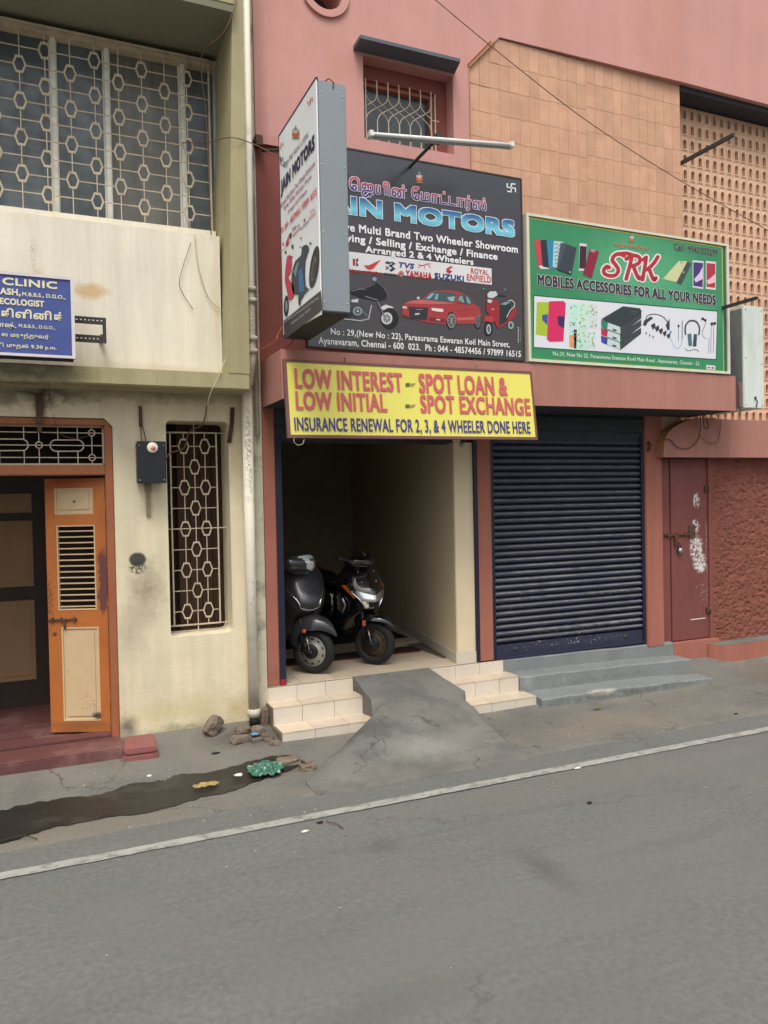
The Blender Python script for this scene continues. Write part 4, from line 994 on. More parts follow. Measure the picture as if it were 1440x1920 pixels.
text(PB, BS, 'JAIN MOTORS', 590, 964, 386, 428, g_blue, .06, 4, (216, 226, 230), .03)
text(PB, BS, 'Exclusive Multi Brand Two Wheeler Showroom', 586, 970, 435, 450, (232, 232, 232), .035)
text(PB, BS, 'Buying / Selling / Exchange / Finance', 626, 932, 455, 473, (232, 232, 232), .035)
text(PB, BS, 'Arranged 2 & 4 Wheelers', 685, 887, 473, 489, (232, 232, 232), .035)
text(PB, BS, 'No : 29,(New No : 22), Parasurama Eswaran Koil Main Street,', 620, 955, 628, 643, (222, 222, 222), .018)
text(PB, BS, 'Ayanavaram, Chennai - 600  023.  Ph : 044 - 48574456 / 97899 16515', 597, 976, 645, 661, (222, 222, 222), .018)
PZ = Panel((0, -.602, 0), (1, 0, 0), (0, 0, 1), (500, 130, 2.88))
P = Print(PZ); swas(P, 1320, 640, 22, (226, 226, 226), 7, .12); P.build('swastik_mark', BS)
P = Print(PZ); deity(P, 823, 590, 42); P.build('deity_picture', BS)
P = Print(PZ)
u0, v1 = PZ.uv(300, 1010); vtop = PZ.uv(1215, 1076)[1]; vbot = PZ.uv(1213, 1164)[1]; uR = PZ.uv(1214, 1110)[0]
P.mb.add([PZ.at(2.0, vbot, .0019), PZ.at(uR, vbot, .0019), PZ.at(uR, vtop, .0019), PZ.at(2.0, vtop, .0019)], [(0, 1, 2, 3)], P.mi(pmat((222, 220, 220))), False)
P.build('white_strip', BS)
RD_, BL_, BK_ = (178, 44, 50), (40, 62, 120), (52, 58, 66)
P = Print(PZ)
P.poly([(464, 1022), (478, 1024), (478, 1062), (464, 1060)], RD_, 2); P.poly([(482, 1025), (494, 1020), (494, 1036), (484, 1044), (494, 1050), (494, 1064), (482, 1063)], (60, 60, 64), 2); P.build('winged_h_logo', BS)
P = Print(PZ)
for i in range(5):
    P.line(cr_open([(546+i*3, 1064+i*3), (572, 1052+i*6), (614-i*9, 1032+i*10)]), 5.5, (196, 62, 62), 2+i*.1)
P.poly([(524, 1060), (548, 1058), (566, 1078), (562, 1084), (540, 1078)], (196, 62, 62), 3); P.build('wing_logo', BS)
P = Print(PZ); P.poly([(648, 1036), (672, 1044), (664, 1054), (636, 1047)], BK_, 2); P.poly([(676, 1038), (697, 1050), (676, 1062), (696, 1078), (672, 1094), (660, 1084), (678, 1074), (655, 1062), (678, 1050), (668, 1042)], BK_, 2); P.poly([(636, 1062), (652, 1066), (662, 1076), (638, 1084), (648, 1072)], BK_, 2); P.build('angular_b_logo', BS)
P = Print(PZ); P.line([(818, 1056), (836, 1060), (850, 1058), (870, 1050), (884, 1052)], 5, (200, 60, 60), 2); P.line([(836, 1060), (822, 1072), (815, 1070)], 3, (200, 60, 60), 2); P.line([(868, 1054), (882, 1070), (888, 1066)], 3, (200, 60, 60), 2); P.line([(850, 1060), (856, 1074), (846, 1078)], 3, (200, 60, 60), 2); P.build('running_horse_logo', BS)
P = Print(PZ); P.ell(725, 1104, 16, 16, (190, 130, 120), 2)
for a in (90, 210, 330): P.line([(725, 1104), (725+14*math.cos(math.radians(a)), 1104-14*math.sin(math.radians(a)))], 3, (120, 40, 46), 3)
P.build('round_logo', BS)
P = Print(PZ); P.poly([(994, 1062), (1004, 1070), (984, 1080), (1002, 1092), (985, 1105), (966, 1092), (974, 1086), (984, 1092), (966, 1080)], RD_, 2); P.build('s_logo', BS)
text(PZ, BS, 'Hero', 447, 516, 1080, 1103, RD_, .02, 3, res=2)
text(PZ, BS, 'HONDA', 524, 622, 1091, 1110, RD_, .02, 3, res=2)
text(PZ, BS, 'BAJAJ', 637, 697, 1101, 1116, BK_, .03, 3, res=2)
text(PZ, BS, 'TVS', 712, 797, 1045, 1075, BL_, .05, 3, res=2, shear=.2)
text(PZ, BS, 'YAMAHA', 750, 891, 1091, 1130, RD_, .035, 3, res=2)
text(PZ, BS, 'SUZUKI', 905, 1064, 1107, 1139, BL_, .06, 3, res=2)
text(PZ, BS, 'ROYAL', 1102, 1198, 1079, 1108, (190, 60, 50), .02, 3, res=2)
text(PZ, BS, 'ENFIELD', 1080, 1212, 1113, 1147, (190, 60, 50), .02, 3, res=2)
q = MB(); PV = Panel((0, -.602, 0), (1, 0, 0), (0, 0, 1), (500, 130, 2.88))
vs, fs, _ = text_mesh('sign studio', .01, 2, 0)
P = Print(PZ)
for i in range(11): P.poly([(1354, 1392+i*8), (1361, 1392+i*8), (1361, 1397+i*8), (1354, 1397+i*8)], (170, 170, 170), 2)
for i in range(8): P.poly([(1366, 1404+i*9), (1371, 1404+i*9), (1371, 1409+i*9), (1366, 1409+i*9)], (130, 130, 130), 2)
P.build('fine_print', BS)
PC = Panel((0, -.602, 0), (1, 0, 0), (0, 0, 1), (640, 480, 4.235))
# printed red car
P = Print(PC); cr = (162, 56, 60); crl = (190, 98, 98); crd = (112, 40, 44)
P.ell(873, 514, 40, 68, (26, 24, 26), 1); P.ell(1082, 518, 27, 62, (26, 24, 26), 1)
P.poly([(478, 462), (484, 410), (500, 374), (560, 352), (640, 344), (700, 285), (760, 272), (880, 274), (950, 292), (1010, 322), (1052, 380), (1094, 410), (1108, 462), (1098, 520), (1060, 536), (915, 542), (906, 500), (880, 440), (850, 450), (832, 520), (820, 545), (690, 530), (560, 500), (480, 478)], cr, 2)
P.poly([(505, 376), (560, 356), (650, 348), (860, 370), (905, 378), (720, 384), (560, 378)], crl, 3)
P.poly([(652, 344), (706, 290), (770, 280), (912, 298), (896, 368), (780, 360)], (66, 84, 90), 3); P.poly([(668, 340), (712, 298), (740, 296), (700, 342)], (130, 176, 182), 4); P.poly([(735, 345), (750, 300), (770, 300), (762, 350)], (120, 160, 164), 4); P.poly([(836, 330), (900, 320), (890, 362), (860, 358)], (140, 180, 176), 4)
P.poly([(918, 370), (924, 318), (960, 304), (1012, 330), (1046, 382), (985, 384)], (58, 74, 80), 3); P.poly([(926, 366), (932, 324), (958, 314), (975, 372)], (110, 156, 158), 4); P.poly([(985, 320), (1005, 332), (1030, 378), (1000, 378)], (110, 156, 158), 4)
P.poly([(528, 404), (690, 412), (678, 512), (548, 498)], (44, 40, 44), 3)
for k in range(5): P.line([(534, 420+k*18), (684, 428+k*18)], 2, (90, 86, 90), 4)
P.poly([(584, 455), (622, 453), (615, 468), (580, 470)], (190, 186, 186), 5)
for k in range(4): P.ell(596+k*14, 426, 6, 5, (140, 136, 140), 5, 10)
P.poly([(712, 412), (808, 422), (806, 446), (744, 440), (718, 432)], (222, 214, 210), 4); P.poly([(484, 398), (520, 404), (516, 420), (484, 414)], (210, 196, 196), 4)
P.poly([(690, 486), (820, 500), (826, 528), (700, 518)], crd, 3); P.poly([(480, 462), (545, 480), (548, 500), (490, 482)], crd, 3); P.poly([(750, 500), (785, 504), (782, 514), (752, 510)], (210, 190, 190), 4)
P.poly([(915, 490), (1050, 486), (1056, 505), (915, 512)], crl, 3); P.line([(915, 440), (1060, 420)], 2, crd, 3); P.line([(984, 386), (990, 500)], 2, crd, 3)
P.ell(873, 516, 33, 58, (150, 150, 146), 3); P.ell(873, 516, 27, 50, (40, 38, 40), 4); P.ell(1082, 520, 20, 50, (120, 124, 120), 3); P.ell(1082, 520, 15, 43, (40, 38, 40), 4)
for a in range(0, 360, 36):
    P.line([(873, 516), (873+30*math.cos(math.radians(a)), 516+54*math.sin(math.radians(a)))], 4, (160, 162, 158), 5); P.line([(1082, 520), (1082+17*math.cos(math.radians(a)), 520+46*math.sin(math.radians(a)))], 3, (120, 126, 122), 5)
P.ell(610, 334, 13, 11, (180, 190, 186), 3); P.ell(938, 366, 20, 10, cr, 5)
P.build('printed_car', BS)
# printed motorcycle
P = Print(PC); wh = (206, 208, 208); dk = (26, 26, 30)
P.ell(385, 500, 70, 82, dk, 1, 28); P.ell(362, 498, 50, 58, (34, 34, 38), 2)
P.poly([(60, 290), (110, 262), (190, 258), (260, 230), (285, 205), (330, 240), (370, 310), (350, 345), (290, 360), (220, 345), (150, 330)], dk, 2, 2)
P.line([(285, 205), (330, 245), (368, 305), (362, 335)], 4, (120, 130, 134), 3); P.ell(262, 184, 17, 17, (120, 160, 166), 3)
P.line([(80, 280), (150, 262), (190, 266)], 4, (150, 152, 154), 3); P.line([(185, 320), (250, 340), (290, 352)], 5, (150, 154, 156), 3)
P.poly([(310, 408), (350, 386), (405, 405), (412, 416), (370, 412), (330, 432)], wh, 4); P.ell(360, 496, 44, 48, wh, 3); P.ell(360, 496, 30, 34, (120, 122, 124), 4); P.ell(360, 496, 20, 22, (60, 62, 66), 5)
for a in range(0, 360, 60): P.line([(360, 496), (360+38*math.cos(math.radians(a)), 496+42*math.sin(math.radians(a)))], 6, (190, 192, 192), 6)
P.line([(285, 365), (345, 490)], 12, (110, 112, 116), 5); P.line([(238, 390), (215, 500), (150, 515), (20, 500)], 9, (180, 184, 184), 3)
P.ell(130, 440, 55, 52, (60, 64, 68), 2); P.ell(128, 438, 38, 36, (150, 160, 162), 3); P.ell(128, 438, 24, 23, (70, 76, 80), 4); P.ell(128, 438, 10, 10, (190, 200, 200), 5)
P.poly([(78, 350), (135, 340), (130, 370), (80, 368)], wh, 4); P.poly([(0, 430), (60, 440), (90, 470), (70, 495), (0, 490)], (40, 40, 44), 2); P.line([(170, 440), (200, 480)], 8, (120, 126, 128), 3)
P.build('printed_motorcycle', BS)
# printed red scooter
P = Print(PC)
P.ell(1168, 580, 34, 58, (28, 30, 32), 1); P.ell(1168, 582, 18, 38, (176, 196, 196), 3); P.ell(1168, 582, 11, 27, (80, 90, 92), 4)
P.poly([(1245, 400), (1310, 370), (1350, 375), (1330, 470), (1300, 535), (1240, 570), (1245, 470)], (40, 46, 50), 2)
P.poly([(1150, 345), (1190, 335), (1235, 352), (1255, 400), (1250, 560), (1240, 575), (1215, 520), (1195, 495), (1150, 440)], (150, 40, 46), 3)
P.poly([(1124, 520), (1140, 480), (1185, 474), (1215, 500), (1205, 530), (1150, 520)], (176, 52, 56), 4); P.poly([(1310, 520), (1355, 420), (1386, 414), (1392, 440), (1370, 490), (1300, 545), (1245, 575), (1250, 555)], (150, 40, 46), 3)
P.poly([(1158, 300), (1180, 282), (1225, 282), (1240, 310), (1200, 336), (1160, 330)], (190, 204, 202), 4); P.poly([(1160, 345), (1198, 352), (1185, 376), (1160, 368)], (190, 200, 198), 4)
P.ell(1130, 262, 14, 8, (90, 116, 118), 3); P.ell(1298, 268, 14, 10, (90, 110, 112), 3); P.line([(1140, 266), (1180, 296)], 3, (90, 90, 92), 3); P.line([(1236, 300), (1290, 278)], 3, (90, 90, 92), 3); P.line([(1240, 310), (1305, 322)], 10, (40, 44, 46), 3)
P.line([(1320, 358), (1350, 352), (1372, 372), (1372, 402), (1340, 430), (1310, 490)], 6, (200, 208, 206), 5); P.poly([(1258, 385), (1300, 365), (1340, 368), (1300, 392)], (120, 150, 150), 4)
P.ell(1345, 550, 22, 30, (150, 180, 176), 3); P.ell(1345, 550, 12, 18, (60, 66, 68), 4); P.ell(1200, 425, 9, 6, (200, 160, 160), 5)
P.build('printed_scooter', BS)

# ------------------------------------------------------------------ green phone-accessory signboard
GSB = thing('signboard', 'green mobile accessories signboard with white band and phone pictures', 'signboard', (5.1, -.6, 3.14))
x0, x1, z0, z1 = 3.925, 6.335, 3.14, 4.435
q = MB(); q.bbox(x0+.012, x1-.012, -.60, -.56, z0+.012, z1-.012, .002); q.build('board', mat('dark_green_border', (42, 92, 74), .3, .05, 2, spec=.6), GSB)
q = MB(); q.plate([(x0, z0), (x1, z0), (x1, z1), (x0, z1)], [[(x0+.024, z0+.022), (x1-.03, z0+.022), (x1-.03, z1-.022), (x0+.024, z1-.022)]], -.615, -.555); q.build('frame', mat('cream_sign_frame', (206, 206, 186), .6, .05, 6), GSB)
q = MB(); q.box(4.4, 4.44, -.56, -.03, 4.1, 4.14); q.box(5.8, 5.84, -.56, -.03, 4.1, 4.14); q.build('stay', m_iron, GSB)
PG = Panel((0, -.602, 0), (1, 0, 0), (0, 0, 1), (960, 380, 3))
mg = mat('green_print', (50, 132, 88), .35, .05, 2, spec=.5, blobs=[((5.2, -.6, 4.05), (.9, .3, .45), (104, 186, 140), .65, .3, .95, 0), ((5.9, -.6, 3.72), (.5, .3, .2), (96, 180, 130), .5, .2, .95, 0)])
P = Print(PG)
ua, ub = PG.uv(104, 500)[0], PG.uv(1182, 500)[0]; va, vb = PG.uv(640, 910)[1], PG.uv(640, 172)[1]
def rect(P, a, b2, c_, d, m_, lay): P.mb.add([P.p.at(a, c_, .0009*lay+.001), P.p.at(b2, c_, .0009*lay+.001), P.p.at(b2, d, .0009*lay+.001), P.p.at(a, d, .0009*lay+.001)], [(0, 1, 2, 3)], P.mi(m_), False)
rect(P, ua-.012, ub+.012, va-.012, vb+.012, pmat((180, 176, 70)), 1); rect(P, ua, ub, va, vb, mg, 2)
P.build('printed_field', GSB)
P = Print(PG); P.poly([(120, 519), (1157, 608), (1148, 886), (118, 818)], (30, 90, 60), 3); P.poly([(124, 526), (1152, 614), (1144, 880), (122, 812)], (214, 216, 222), 4); P.build('white_band', GSB)
text(PG, GSB, 'MOBILES ACCESSORIES FOR ALL YOUR NEEDS', 142, 1143, 462, 522, (48, 44, 58), .045, 6, (214, 206, 206), .03)
text(PG, GSB, 'Cell : 9940 533299', 908, 1152, 246, 284, (44, 50, 48), .03, 6, (206, 214, 200), .02)
text(PG, GSB, 'No.29, New No 22, Parasurama Eswaran Kovil Main Road , Ayanavaram, Chennai - 23.', 228, 1055, 866, 896, (190, 214, 190), .02, 6, res=1)
text(PG, GSB, 'வாழ்க வளமுடன்', 575, 765, 232, 264, (196, 120, 96), .02, 6, res=1)
P = Print(PG); deity(P, 672, 205, 34, 5); P.build('deity_picture', GSB)
# script initials S R K drawn with strokes
P = Print(PG)
Sg = [(628, 300), (600, 288), (572, 300), (562, 325), (580, 350), (596, 380), (580, 408), (545, 412), (518, 400), (514, 378), (530, 360), (545, 366)]
Sg2 = [(598, 290), (640, 286), (690, 300)]
Rg = [[(672, 300), (662, 350), (648, 400), (640, 430)], [(640, 318), (680, 298), (712, 308), (715, 335), (690, 352), (668, 358)], [(680, 356), (696, 400), (712, 428), (728, 420)]]
Kg = [[(752, 308), (745, 360), (736, 410), (732, 434)], [(735, 322), (752, 308)], [(818, 306), (796, 340), (764, 372), (745, 380)], [(768, 370), (782, 410), (796, 436), (808, 424)]]
strokes = [Sg, Sg2]+Rg+Kg
for k, st in enumerate(strokes):
    c_ = cr_open(st); P.line(c_, 38, (226, 214, 212), 5.0+k*.05)
    for e_ in (c_[0], c_[-1]): P.ell(*e_, 19, 19, (226, 214, 212), 4.6+k*.05, 12)
for k, st in enumerate(strokes):
    c_ = cr_open(st); P.line(c_, 21, (168, 44, 54), 6.2+k*.05)
    for e_ in (c_[0], c_[-1]): P.ell(*e_, 10.5, 10.5, (168, 44, 54), 5.8+k*.05, 12)
P.build('script_initials', GSB)
# phone covers, top left
def ph(P, pts, c, lay): P.poly(pts, c, lay)
P = Print(PG)
ph(P, [(122, 215), (160, 208), (186, 370), (148, 372)], (196, 62, 76), 4); ph(P, [(158, 212), (196, 210), (222, 372), (170, 360)], (44, 44, 52), 5)
ph(P, [(192, 212), (236, 212), (244, 372), (206, 372)], (40, 130, 160), 6); ph(P, [(232, 216), (286, 222), (270, 376), (226, 360)], (176, 200, 204), 7)
for k in range(6): P.line([(236, 238+k*22), (250, 230+k*22), (262, 244+k*22), (276, 236+k*22)], 5, (90, 130, 140), 8)
ph(P, [(270, 226), (312, 236), (286, 388), (248, 372)], (70, 76, 84), 9); ph(P, [(302, 234), (360, 256), (330, 404), (256, 378)], (56, 62, 70), 10); P.ell(322, 392, 4, 5, (200, 200, 200), 11, 8); P.poly([(148, 356), (226, 350), (236, 374), (160, 374)], (200, 210, 206), 4.5); P.build('phone_cover_picture', GSB)
P = Print(PG); ph(P, [(378, 228), (420, 234), (414, 384), (374, 384)], (206, 200, 200), 4); ph(P, [(380, 244), (418, 248), (413, 372), (376, 370)], (62, 32, 46), 5); ph(P, [(436, 262), (488, 276), (446, 424), (396, 404)], (132, 34, 60), 6); ph(P, [(440, 262), (466, 268), (462, 284), (438, 276)], (196, 120, 130), 7); P.build('red_phone_picture', GSB)
P = Print(PG); ph(P, [(935, 330), (984, 330), (930, 450), (846, 430)], (198, 200, 150), 4); ph(P, [(984, 330), (1008, 344), (950, 462), (922, 450)], (66, 72, 76), 5); P.ell(950, 338, 6, 3, (120, 120, 90), 6, 8); P.ell(962, 392, 5, 7, (170, 160, 90), 6, 8); P.build('gold_phone_picture', GSB)
P = Print(PG)
ph(P, [(1014, 324), (1076, 330), (1074, 486), (1014, 478)], (204, 204, 214), 4); ph(P, [(1018, 336), (1072, 340), (1070, 476), (1018, 468)], (70, 50, 110), 5); ph(P, [(1022, 430), (1050, 400), (1070, 360), (1070, 430), (1030, 450)], (214, 190, 220), 6)
ph(P, [(1088, 328), (1146, 334), (1144, 492), (1088, 486)], (214, 204, 208), 4); ph(P, [(1092, 340), (1142, 345), (1140, 480), (1092, 474)], (168, 48, 70), 5); ph(P, [(1094, 440), (1120, 420), (1140, 400), (1140, 450), (1100, 460)], (226, 180, 190), 6); P.build('twin_phone_picture', GSB)
P = Print(PG)
ph(P, [(138, 560), (206, 560), (196, 752), (132, 742)], (164, 186, 52), 5); ph(P, [(168, 632), (200, 628), (196, 690), (168, 660)], (60, 80, 150), 6); P.poly([(206, 556), (286, 554), (300, 566), (286, 780), (210, 782), (194, 768)], (206, 40, 92), 7); ph(P, [(252, 640), (294, 640), (290, 708), (258, 690)], (52, 40, 90), 8); P.build('flip_cover_picture', GSB)
P = Print(PG)
rp = random.Random(3)
for (a, b2, c_, d) in ((316, 566, 366, 706), (368, 566, 430, 712), (432, 572, 480, 708), (320, 712, 362, 820), (346, 712, 416, 824), (418, 724, 470, 824)):
    ph(P, [(a, b2), (c_, b2+3), (c_-2, d), (a, d-3)], (rp.randint(180, 210), rp.randint(204, 222), rp.randint(200, 214)), 5)
    for k in range(16):
        P.ell(rp.uniform(a+5, c_-6), rp.uniform(b2+8, d-8), rp.uniform(2, 5), rp.uniform(2, 6), rp.choice([(90, 150, 150), (190, 90, 110), (110, 140, 80), (80, 96, 130), (200, 190, 90), (196, 140, 90)]), 6, 7)
ph(P, [(321, 745), (345, 745), (345, 812), (321, 812)], (214, 150, 100), 6.5); P.build('patterned_cover_picture', GSB)
P = Print(PG)
for k, c_ in ((2, (58, 70, 140)), (1, (176, 42, 74)), (0, (40, 130, 90))):
    oy = k*44
    ph(P, [(498, 660+oy), (600, 696+oy), (724, 616+oy), (724, 650+oy), (608, 742+oy), (504, 700+oy)], (60, 66, 70), 5+(2-k)*2)
    ph(P, [(498, 662+oy), (536, 676+oy), (532, 712+oy), (500, 698+oy)], c_, 6+(2-k)*2); ph(P, [(536, 676+oy), (604, 700+oy), (606, 740+oy), (532, 712+oy)], (186, 206, 204), 6+(2-k)*2); ph(P, [(562, 710+oy), (584, 716+oy), (584, 726+oy), (562, 720+oy)], (60, 60, 64), 6.6+(2-k)*2)
P.poly([(498, 656), (620, 584), (716, 596), (726, 616), (604, 698)], (50, 58, 60), 12); P.ell(680, 620, 15, 11, (90, 98, 100), 13); P.ell(680, 620, 12, 8, (50, 58, 60), 14); P.build('power_bank_picture', GSB)
P = Print(PG); gk = (56, 56, 60)
P.line(cr_open([(748, 690), (756, 640), (800, 628), (850, 645), (880, 690), (876, 716)]), 5, gk, 5); P.poly([(740, 664), (780, 640), (790, 652), (762, 672), (750, 694), (734, 690)], gk, 6); P.poly([(862, 690), (884, 652), (884, 716), (872, 718)], gk, 6)
for k in range(5): P.poly([(778+k*22, 690+k*14), (800+k*22, 676+k*14), (806+k*20, 696+k*14), (790+k*22, 716+k*13)], gk, 6)
for k in range(3): P.ell(752+k*20, 736+k*10, 5, 8, (130, 134, 140), 6, 8)
P.build('neckband_picture', GSB)
P = Print(PG); P.line(cr_open([(884, 730), (892, 770), (920, 820), (950, 800), (954, 740), (956, 664)]), 3, (120, 160, 196), 5); P.line([(934, 690), (934, 778)], 3, (90, 110, 150), 5); P.ell(890, 728, 6, 8, (90, 140, 190), 6, 8); P.ell(934, 694, 6, 9, (60, 66, 80), 6, 8); P.line([(954, 664), (956, 770)], 5, (150, 180, 206), 5); P.build('earphone_picture', GSB)
P = Print(PG); P.line(cr_open([(974, 745), (972, 700), (990, 670), (1012, 664), (1036, 672), (1052, 705), (1048, 745)]), 9, (70, 78, 84), 6); P.poly([(984, 740), (1006, 736), (1010, 806), (990, 806)], (80, 110, 116), 7); P.poly([(1020, 738), (1038, 742), (1034, 808), (1014, 808)], (50, 70, 84), 7); P.line(cr_open([(970, 820), (990, 834), (1030, 826), (1048, 838)]), 3, (50, 50, 54), 6); P.build('headphone_picture', GSB)
P = Print(PG)
P.line(cr_open([(1076, 664), (1086, 680), (1066, 740), (1090, 766)]), 2.5, gk, 5); P.ell(1070, 654, 9, 8, gk, 6, 9); P.ell(1084, 662, 8, 8, gk, 6, 9); P.ell(1122, 682, 9, 9, gk, 6, 9); P.ell(1138, 680, 8, 9, gk, 6, 9)
for x in (1106, 1118, 1132): P.line([(x, 690 if x > 1110 else 760), (x-2, 848)], 2.5, (96, 70, 70), 5)
P.build('wired_earbud_picture', GSB)
P = Print(PG); ph(P, [(1090, 912), (1142, 918), (1140, 942), (1090, 938)], (206, 206, 210), 5); P.ell(1104, 928, 8, 5, (190, 70, 80), 6, 8); P.ell(1126, 930, 8, 5, (80, 90, 160), 6, 8); P.build('printer_mark', GSB)

PCL = Panel((0, -.504, 0), (1, 0, 0), (0, 0, 1), (0, 400, 6))
wc = (214, 208, 176)
text(PCL, CS, 'CLINIC', 28, 642, 745, 830, wc, .05, 2)
text(PCL, CS, 'ASH,', 0, 230, 845, 930, wc, .045, 2); text(PCL, CS, 'M.B.B.S., D.G.O.,', 250, 735, 905, 955, wc, .03, 2)
text(PCL, CS, 'ECOLOGIST', 0, 498, 968, 1040, wc, .045, 2)
text(PCL, CS, 'கிளினிக்', 2, 705, 1085, 1190, wc, .03, 2, res=2)
text(PCL, CS, 'ாஷ்,', 2, 182, 1225, 1300, wc, .02, 2, res=2); text(PCL, CS, 'M.B.B.S., D.G.O.,', 212, 620, 1258, 1302, wc, .02, 2)
text(PCL, CS, 'ல மருத்துவர்', 20, 548, 1350, 1415, wc, .02, 2, res=2)
text(PCL, CS, 'ி முதல் 9.30 p.m.', 2, 636, 1470, 1535, wc, .02, 2, res=2)

# ------------------------------------------------------------------ yellow banner
YB = thing('signboard', 'yellow hanging board offering low interest and spot exchange in red lettering', 'signboard', (2.8, -.66, 2.43))
tx, tz = F(530, 678, -.625); bx, bz = F(540, 824, -.70)
V = Vector((0, -.70+.625, bz-tz)); V = -V.normalized()
O = Vector((0, -.70, bz)); rg = Vector((1, 0, .006)).normalized()
PY = Panel(O, rg, V)
def ycorner(px, py): return PY.uv(px, py)
c4_ = [ycorner(530, 677), ycorner(997, 700), ycorner(1008, 829), ycorner(540, 824)]
lft, rgt = (c4_[0][0]+c4_[3][0])/2, (c4_[1][0]+c4_[2][0])/2; top = (c4_[0][1]+c4_[1][1])/2; bot = (c4_[2][1]+c4_[3][1])/2
Mx = Matrix.Identity(4)
NN = PY.N
for i, v in enumerate((PY.U, -NN, PY.V)):
    for j in range(3): Mx[j][i] = v[j]
Mx.translation = O
q = MB(); q.bbox(lft+.01, rgt-.01, .003, .02, bot+.01, top-.01, .002, Mx); q.build('board', mat('yellow_flex', (218, 210, 100), .5, .04, 3, spec=.4, stain=(214, 204, 96), sts=3, stt=.5, stam=.6), YB)
q = MB(); q.plate([(lft, bot), (rgt, bot), (rgt, top), (lft, top)], [[(lft+.024, bot+.024), (rgt-.018, bot+.024), (rgt-.018, top-.02), (lft+.024, top-.02)]], -.003, .026, M=Mx); q.build('frame', m_yframe, YB)
rr = (190, 92, 92)
text(PY, YB, 'LOW INTEREST', 552, 754, 698, 735, rr, .03); text(PY, YB, 'SPOT LOAN &', 785, 950, 708, 744, rr, .03)
text(PY, YB, 'LOW INITIAL', 554, 725, 739, 774, rr, .03); text(PY, YB, 'SPOT EXCHANGE', 788, 994, 748, 781, rr, .03)
text(PY, YB, 'INSURANCE RENEWAL FOR 2, 3, & 4 WHEELER DONE HERE', 552, 994, 790, 818, (62, 58, 122), .014)
for yy in (725, 765):
    P = Print(PY); P.poly([(760, yy-3), (768, yy-3), (768, yy+3), (760, yy+3)], (90, 90, 50), 2); P.poly([(769, yy-2), (780, yy-3), (776, yy), (772, yy+3), (769, yy+2)], (150, 140, 80), 2); P.build('pointing_hand_print', YB)
for x in (2.2, 3.4):
    q = MB(); q.tube([(x, -.61, top*.98+bz), (x, -.6, 3.08)], .004, 6); q.build('hanging_wire', m_wire_b, YB)
b_ = MB(); b_.tube([(1.74, -.7, 2.44), (1.74, -.69, 2.40), (1.77, -.69, 2.375), (1.81, -.69, 2.385), (1.82, -.7, 2.42)], .0035, 6)
tag(b_.build('wire_hook', m_wire_w), 'small curled wire hanging under the left end of the yellow board', 'wire')
BU = thing('light_bulb', 'small round bulb hanging under the right end of the yellow board', 'bulb', (3.5, -.4, 2.4))
bx_, bz_ = F(866, 834, -.4)
q = MB(); q.lathe([(0, -.025), (.018, -.018), (.024, 0), (.02, .016), (.01, .028), (0, .03)], 'z', 14, (bx_, -.4, bz_)); q.build('glass_globe', mat('milky_bulb', (150, 152, 144), .2, 0), BU)
q = MB(); q.tube([(bx_, -.4, bz_+.028), (bx_, -.4, 2.75)], .008, 8); q.build('holder', m_plastic, BU)

# ------------------------------------------------------------------ projecting lightbox of the motor showroom
LB = thing('projecting_lightbox', 'tall grey lightbox sign projecting from the shop with white printed face', 'lightbox', (1.8, -1.05, 3.17))
lx0, lx1, ly0, ly1 = 1.70, 1.905, -1.49, -.625
q = MB(); q.bbox(lx0+.006, lx1, ly0, ly1, 3.20, 4.71, .006); q.build('case', m_greybox, LB)
q = MB(); q.plate([(-ly1+.0, 3.215), (-ly0, 3.175), (-ly0, 4.715), (-ly1, 4.715)], [], 0, .008, M=Matrix(((0, 1, 0, lx0-.004), (-1, 0, 0, 0), (0, 0, 1, 0), (0, 0, 0, 1)))); q.build('printed_face', mat('white_flex_face', (232, 234, 236), .35, .03, 2, spec=.5), LB)
q = MB(); q.box(lx0-.006, lx0+.01, ly0-.004, ly1, 4.708, 4.722); q.box(lx0-.006, lx0+.004, ly1-.004, ly1+.008, 3.2, 4.72); q.build('edge_trim', m_iron, LB)
q = MB(); q.box(lx0+.01, lx1-.004, ly0+.01, ly1, 3.19, 3.199); q.build('underside', m_dark, LB)
for z in (3.26, 3.72, 4.16, 4.63):
    for x in (lx0+.025, lx1-.02):
        q = MB(); q.lathe([(0, ly0-.003), (.005, ly0-.002), (.006, ly0+.001)], 'y', 8, (x, 0, z)); q.build('screw', m_steel, LB)
q = MB(); q.tube([(1.76, -1.47, 4.71), (1.79, -1.48, 4.735), (1.82, -1.49, 4.71), (1.815, -1.492, 4.67)], .004, 6); q.build('lifting_hook', m_rust, LB)
q = MB(); q.tube([(1.74, ly1, 4.62), (1.73, -.03, 4.86)], .011, 6); q.box(lx0+.15, lx0+.19, ly1, -.6, 3.3, 3.34); q.build('wall_bracket', m_iron, LB)
PS = Panel((lx0-.0045, 0, 0), (0, -1, 0), (0, 0, 1), (500, 130, 3.694))
P = Print(PS); P.poly([(118, 1742), (378, 1530), (386, 1668), (124, 1872)], (56, 52, 58), 1); P.build('dark_band', LB)
P = Print(PS); swas(P, 304, 222, 17, (190, 70, 60), 3.5, -.9); swas(P, 101, 530, 15, (190, 90, 80), 3, -1.0); P.build('swastik_mark', LB)
P = Print(PS)
for k in range(1): deity(P, 203, 445, 62, 2)
P.build('deity_picture', LB)
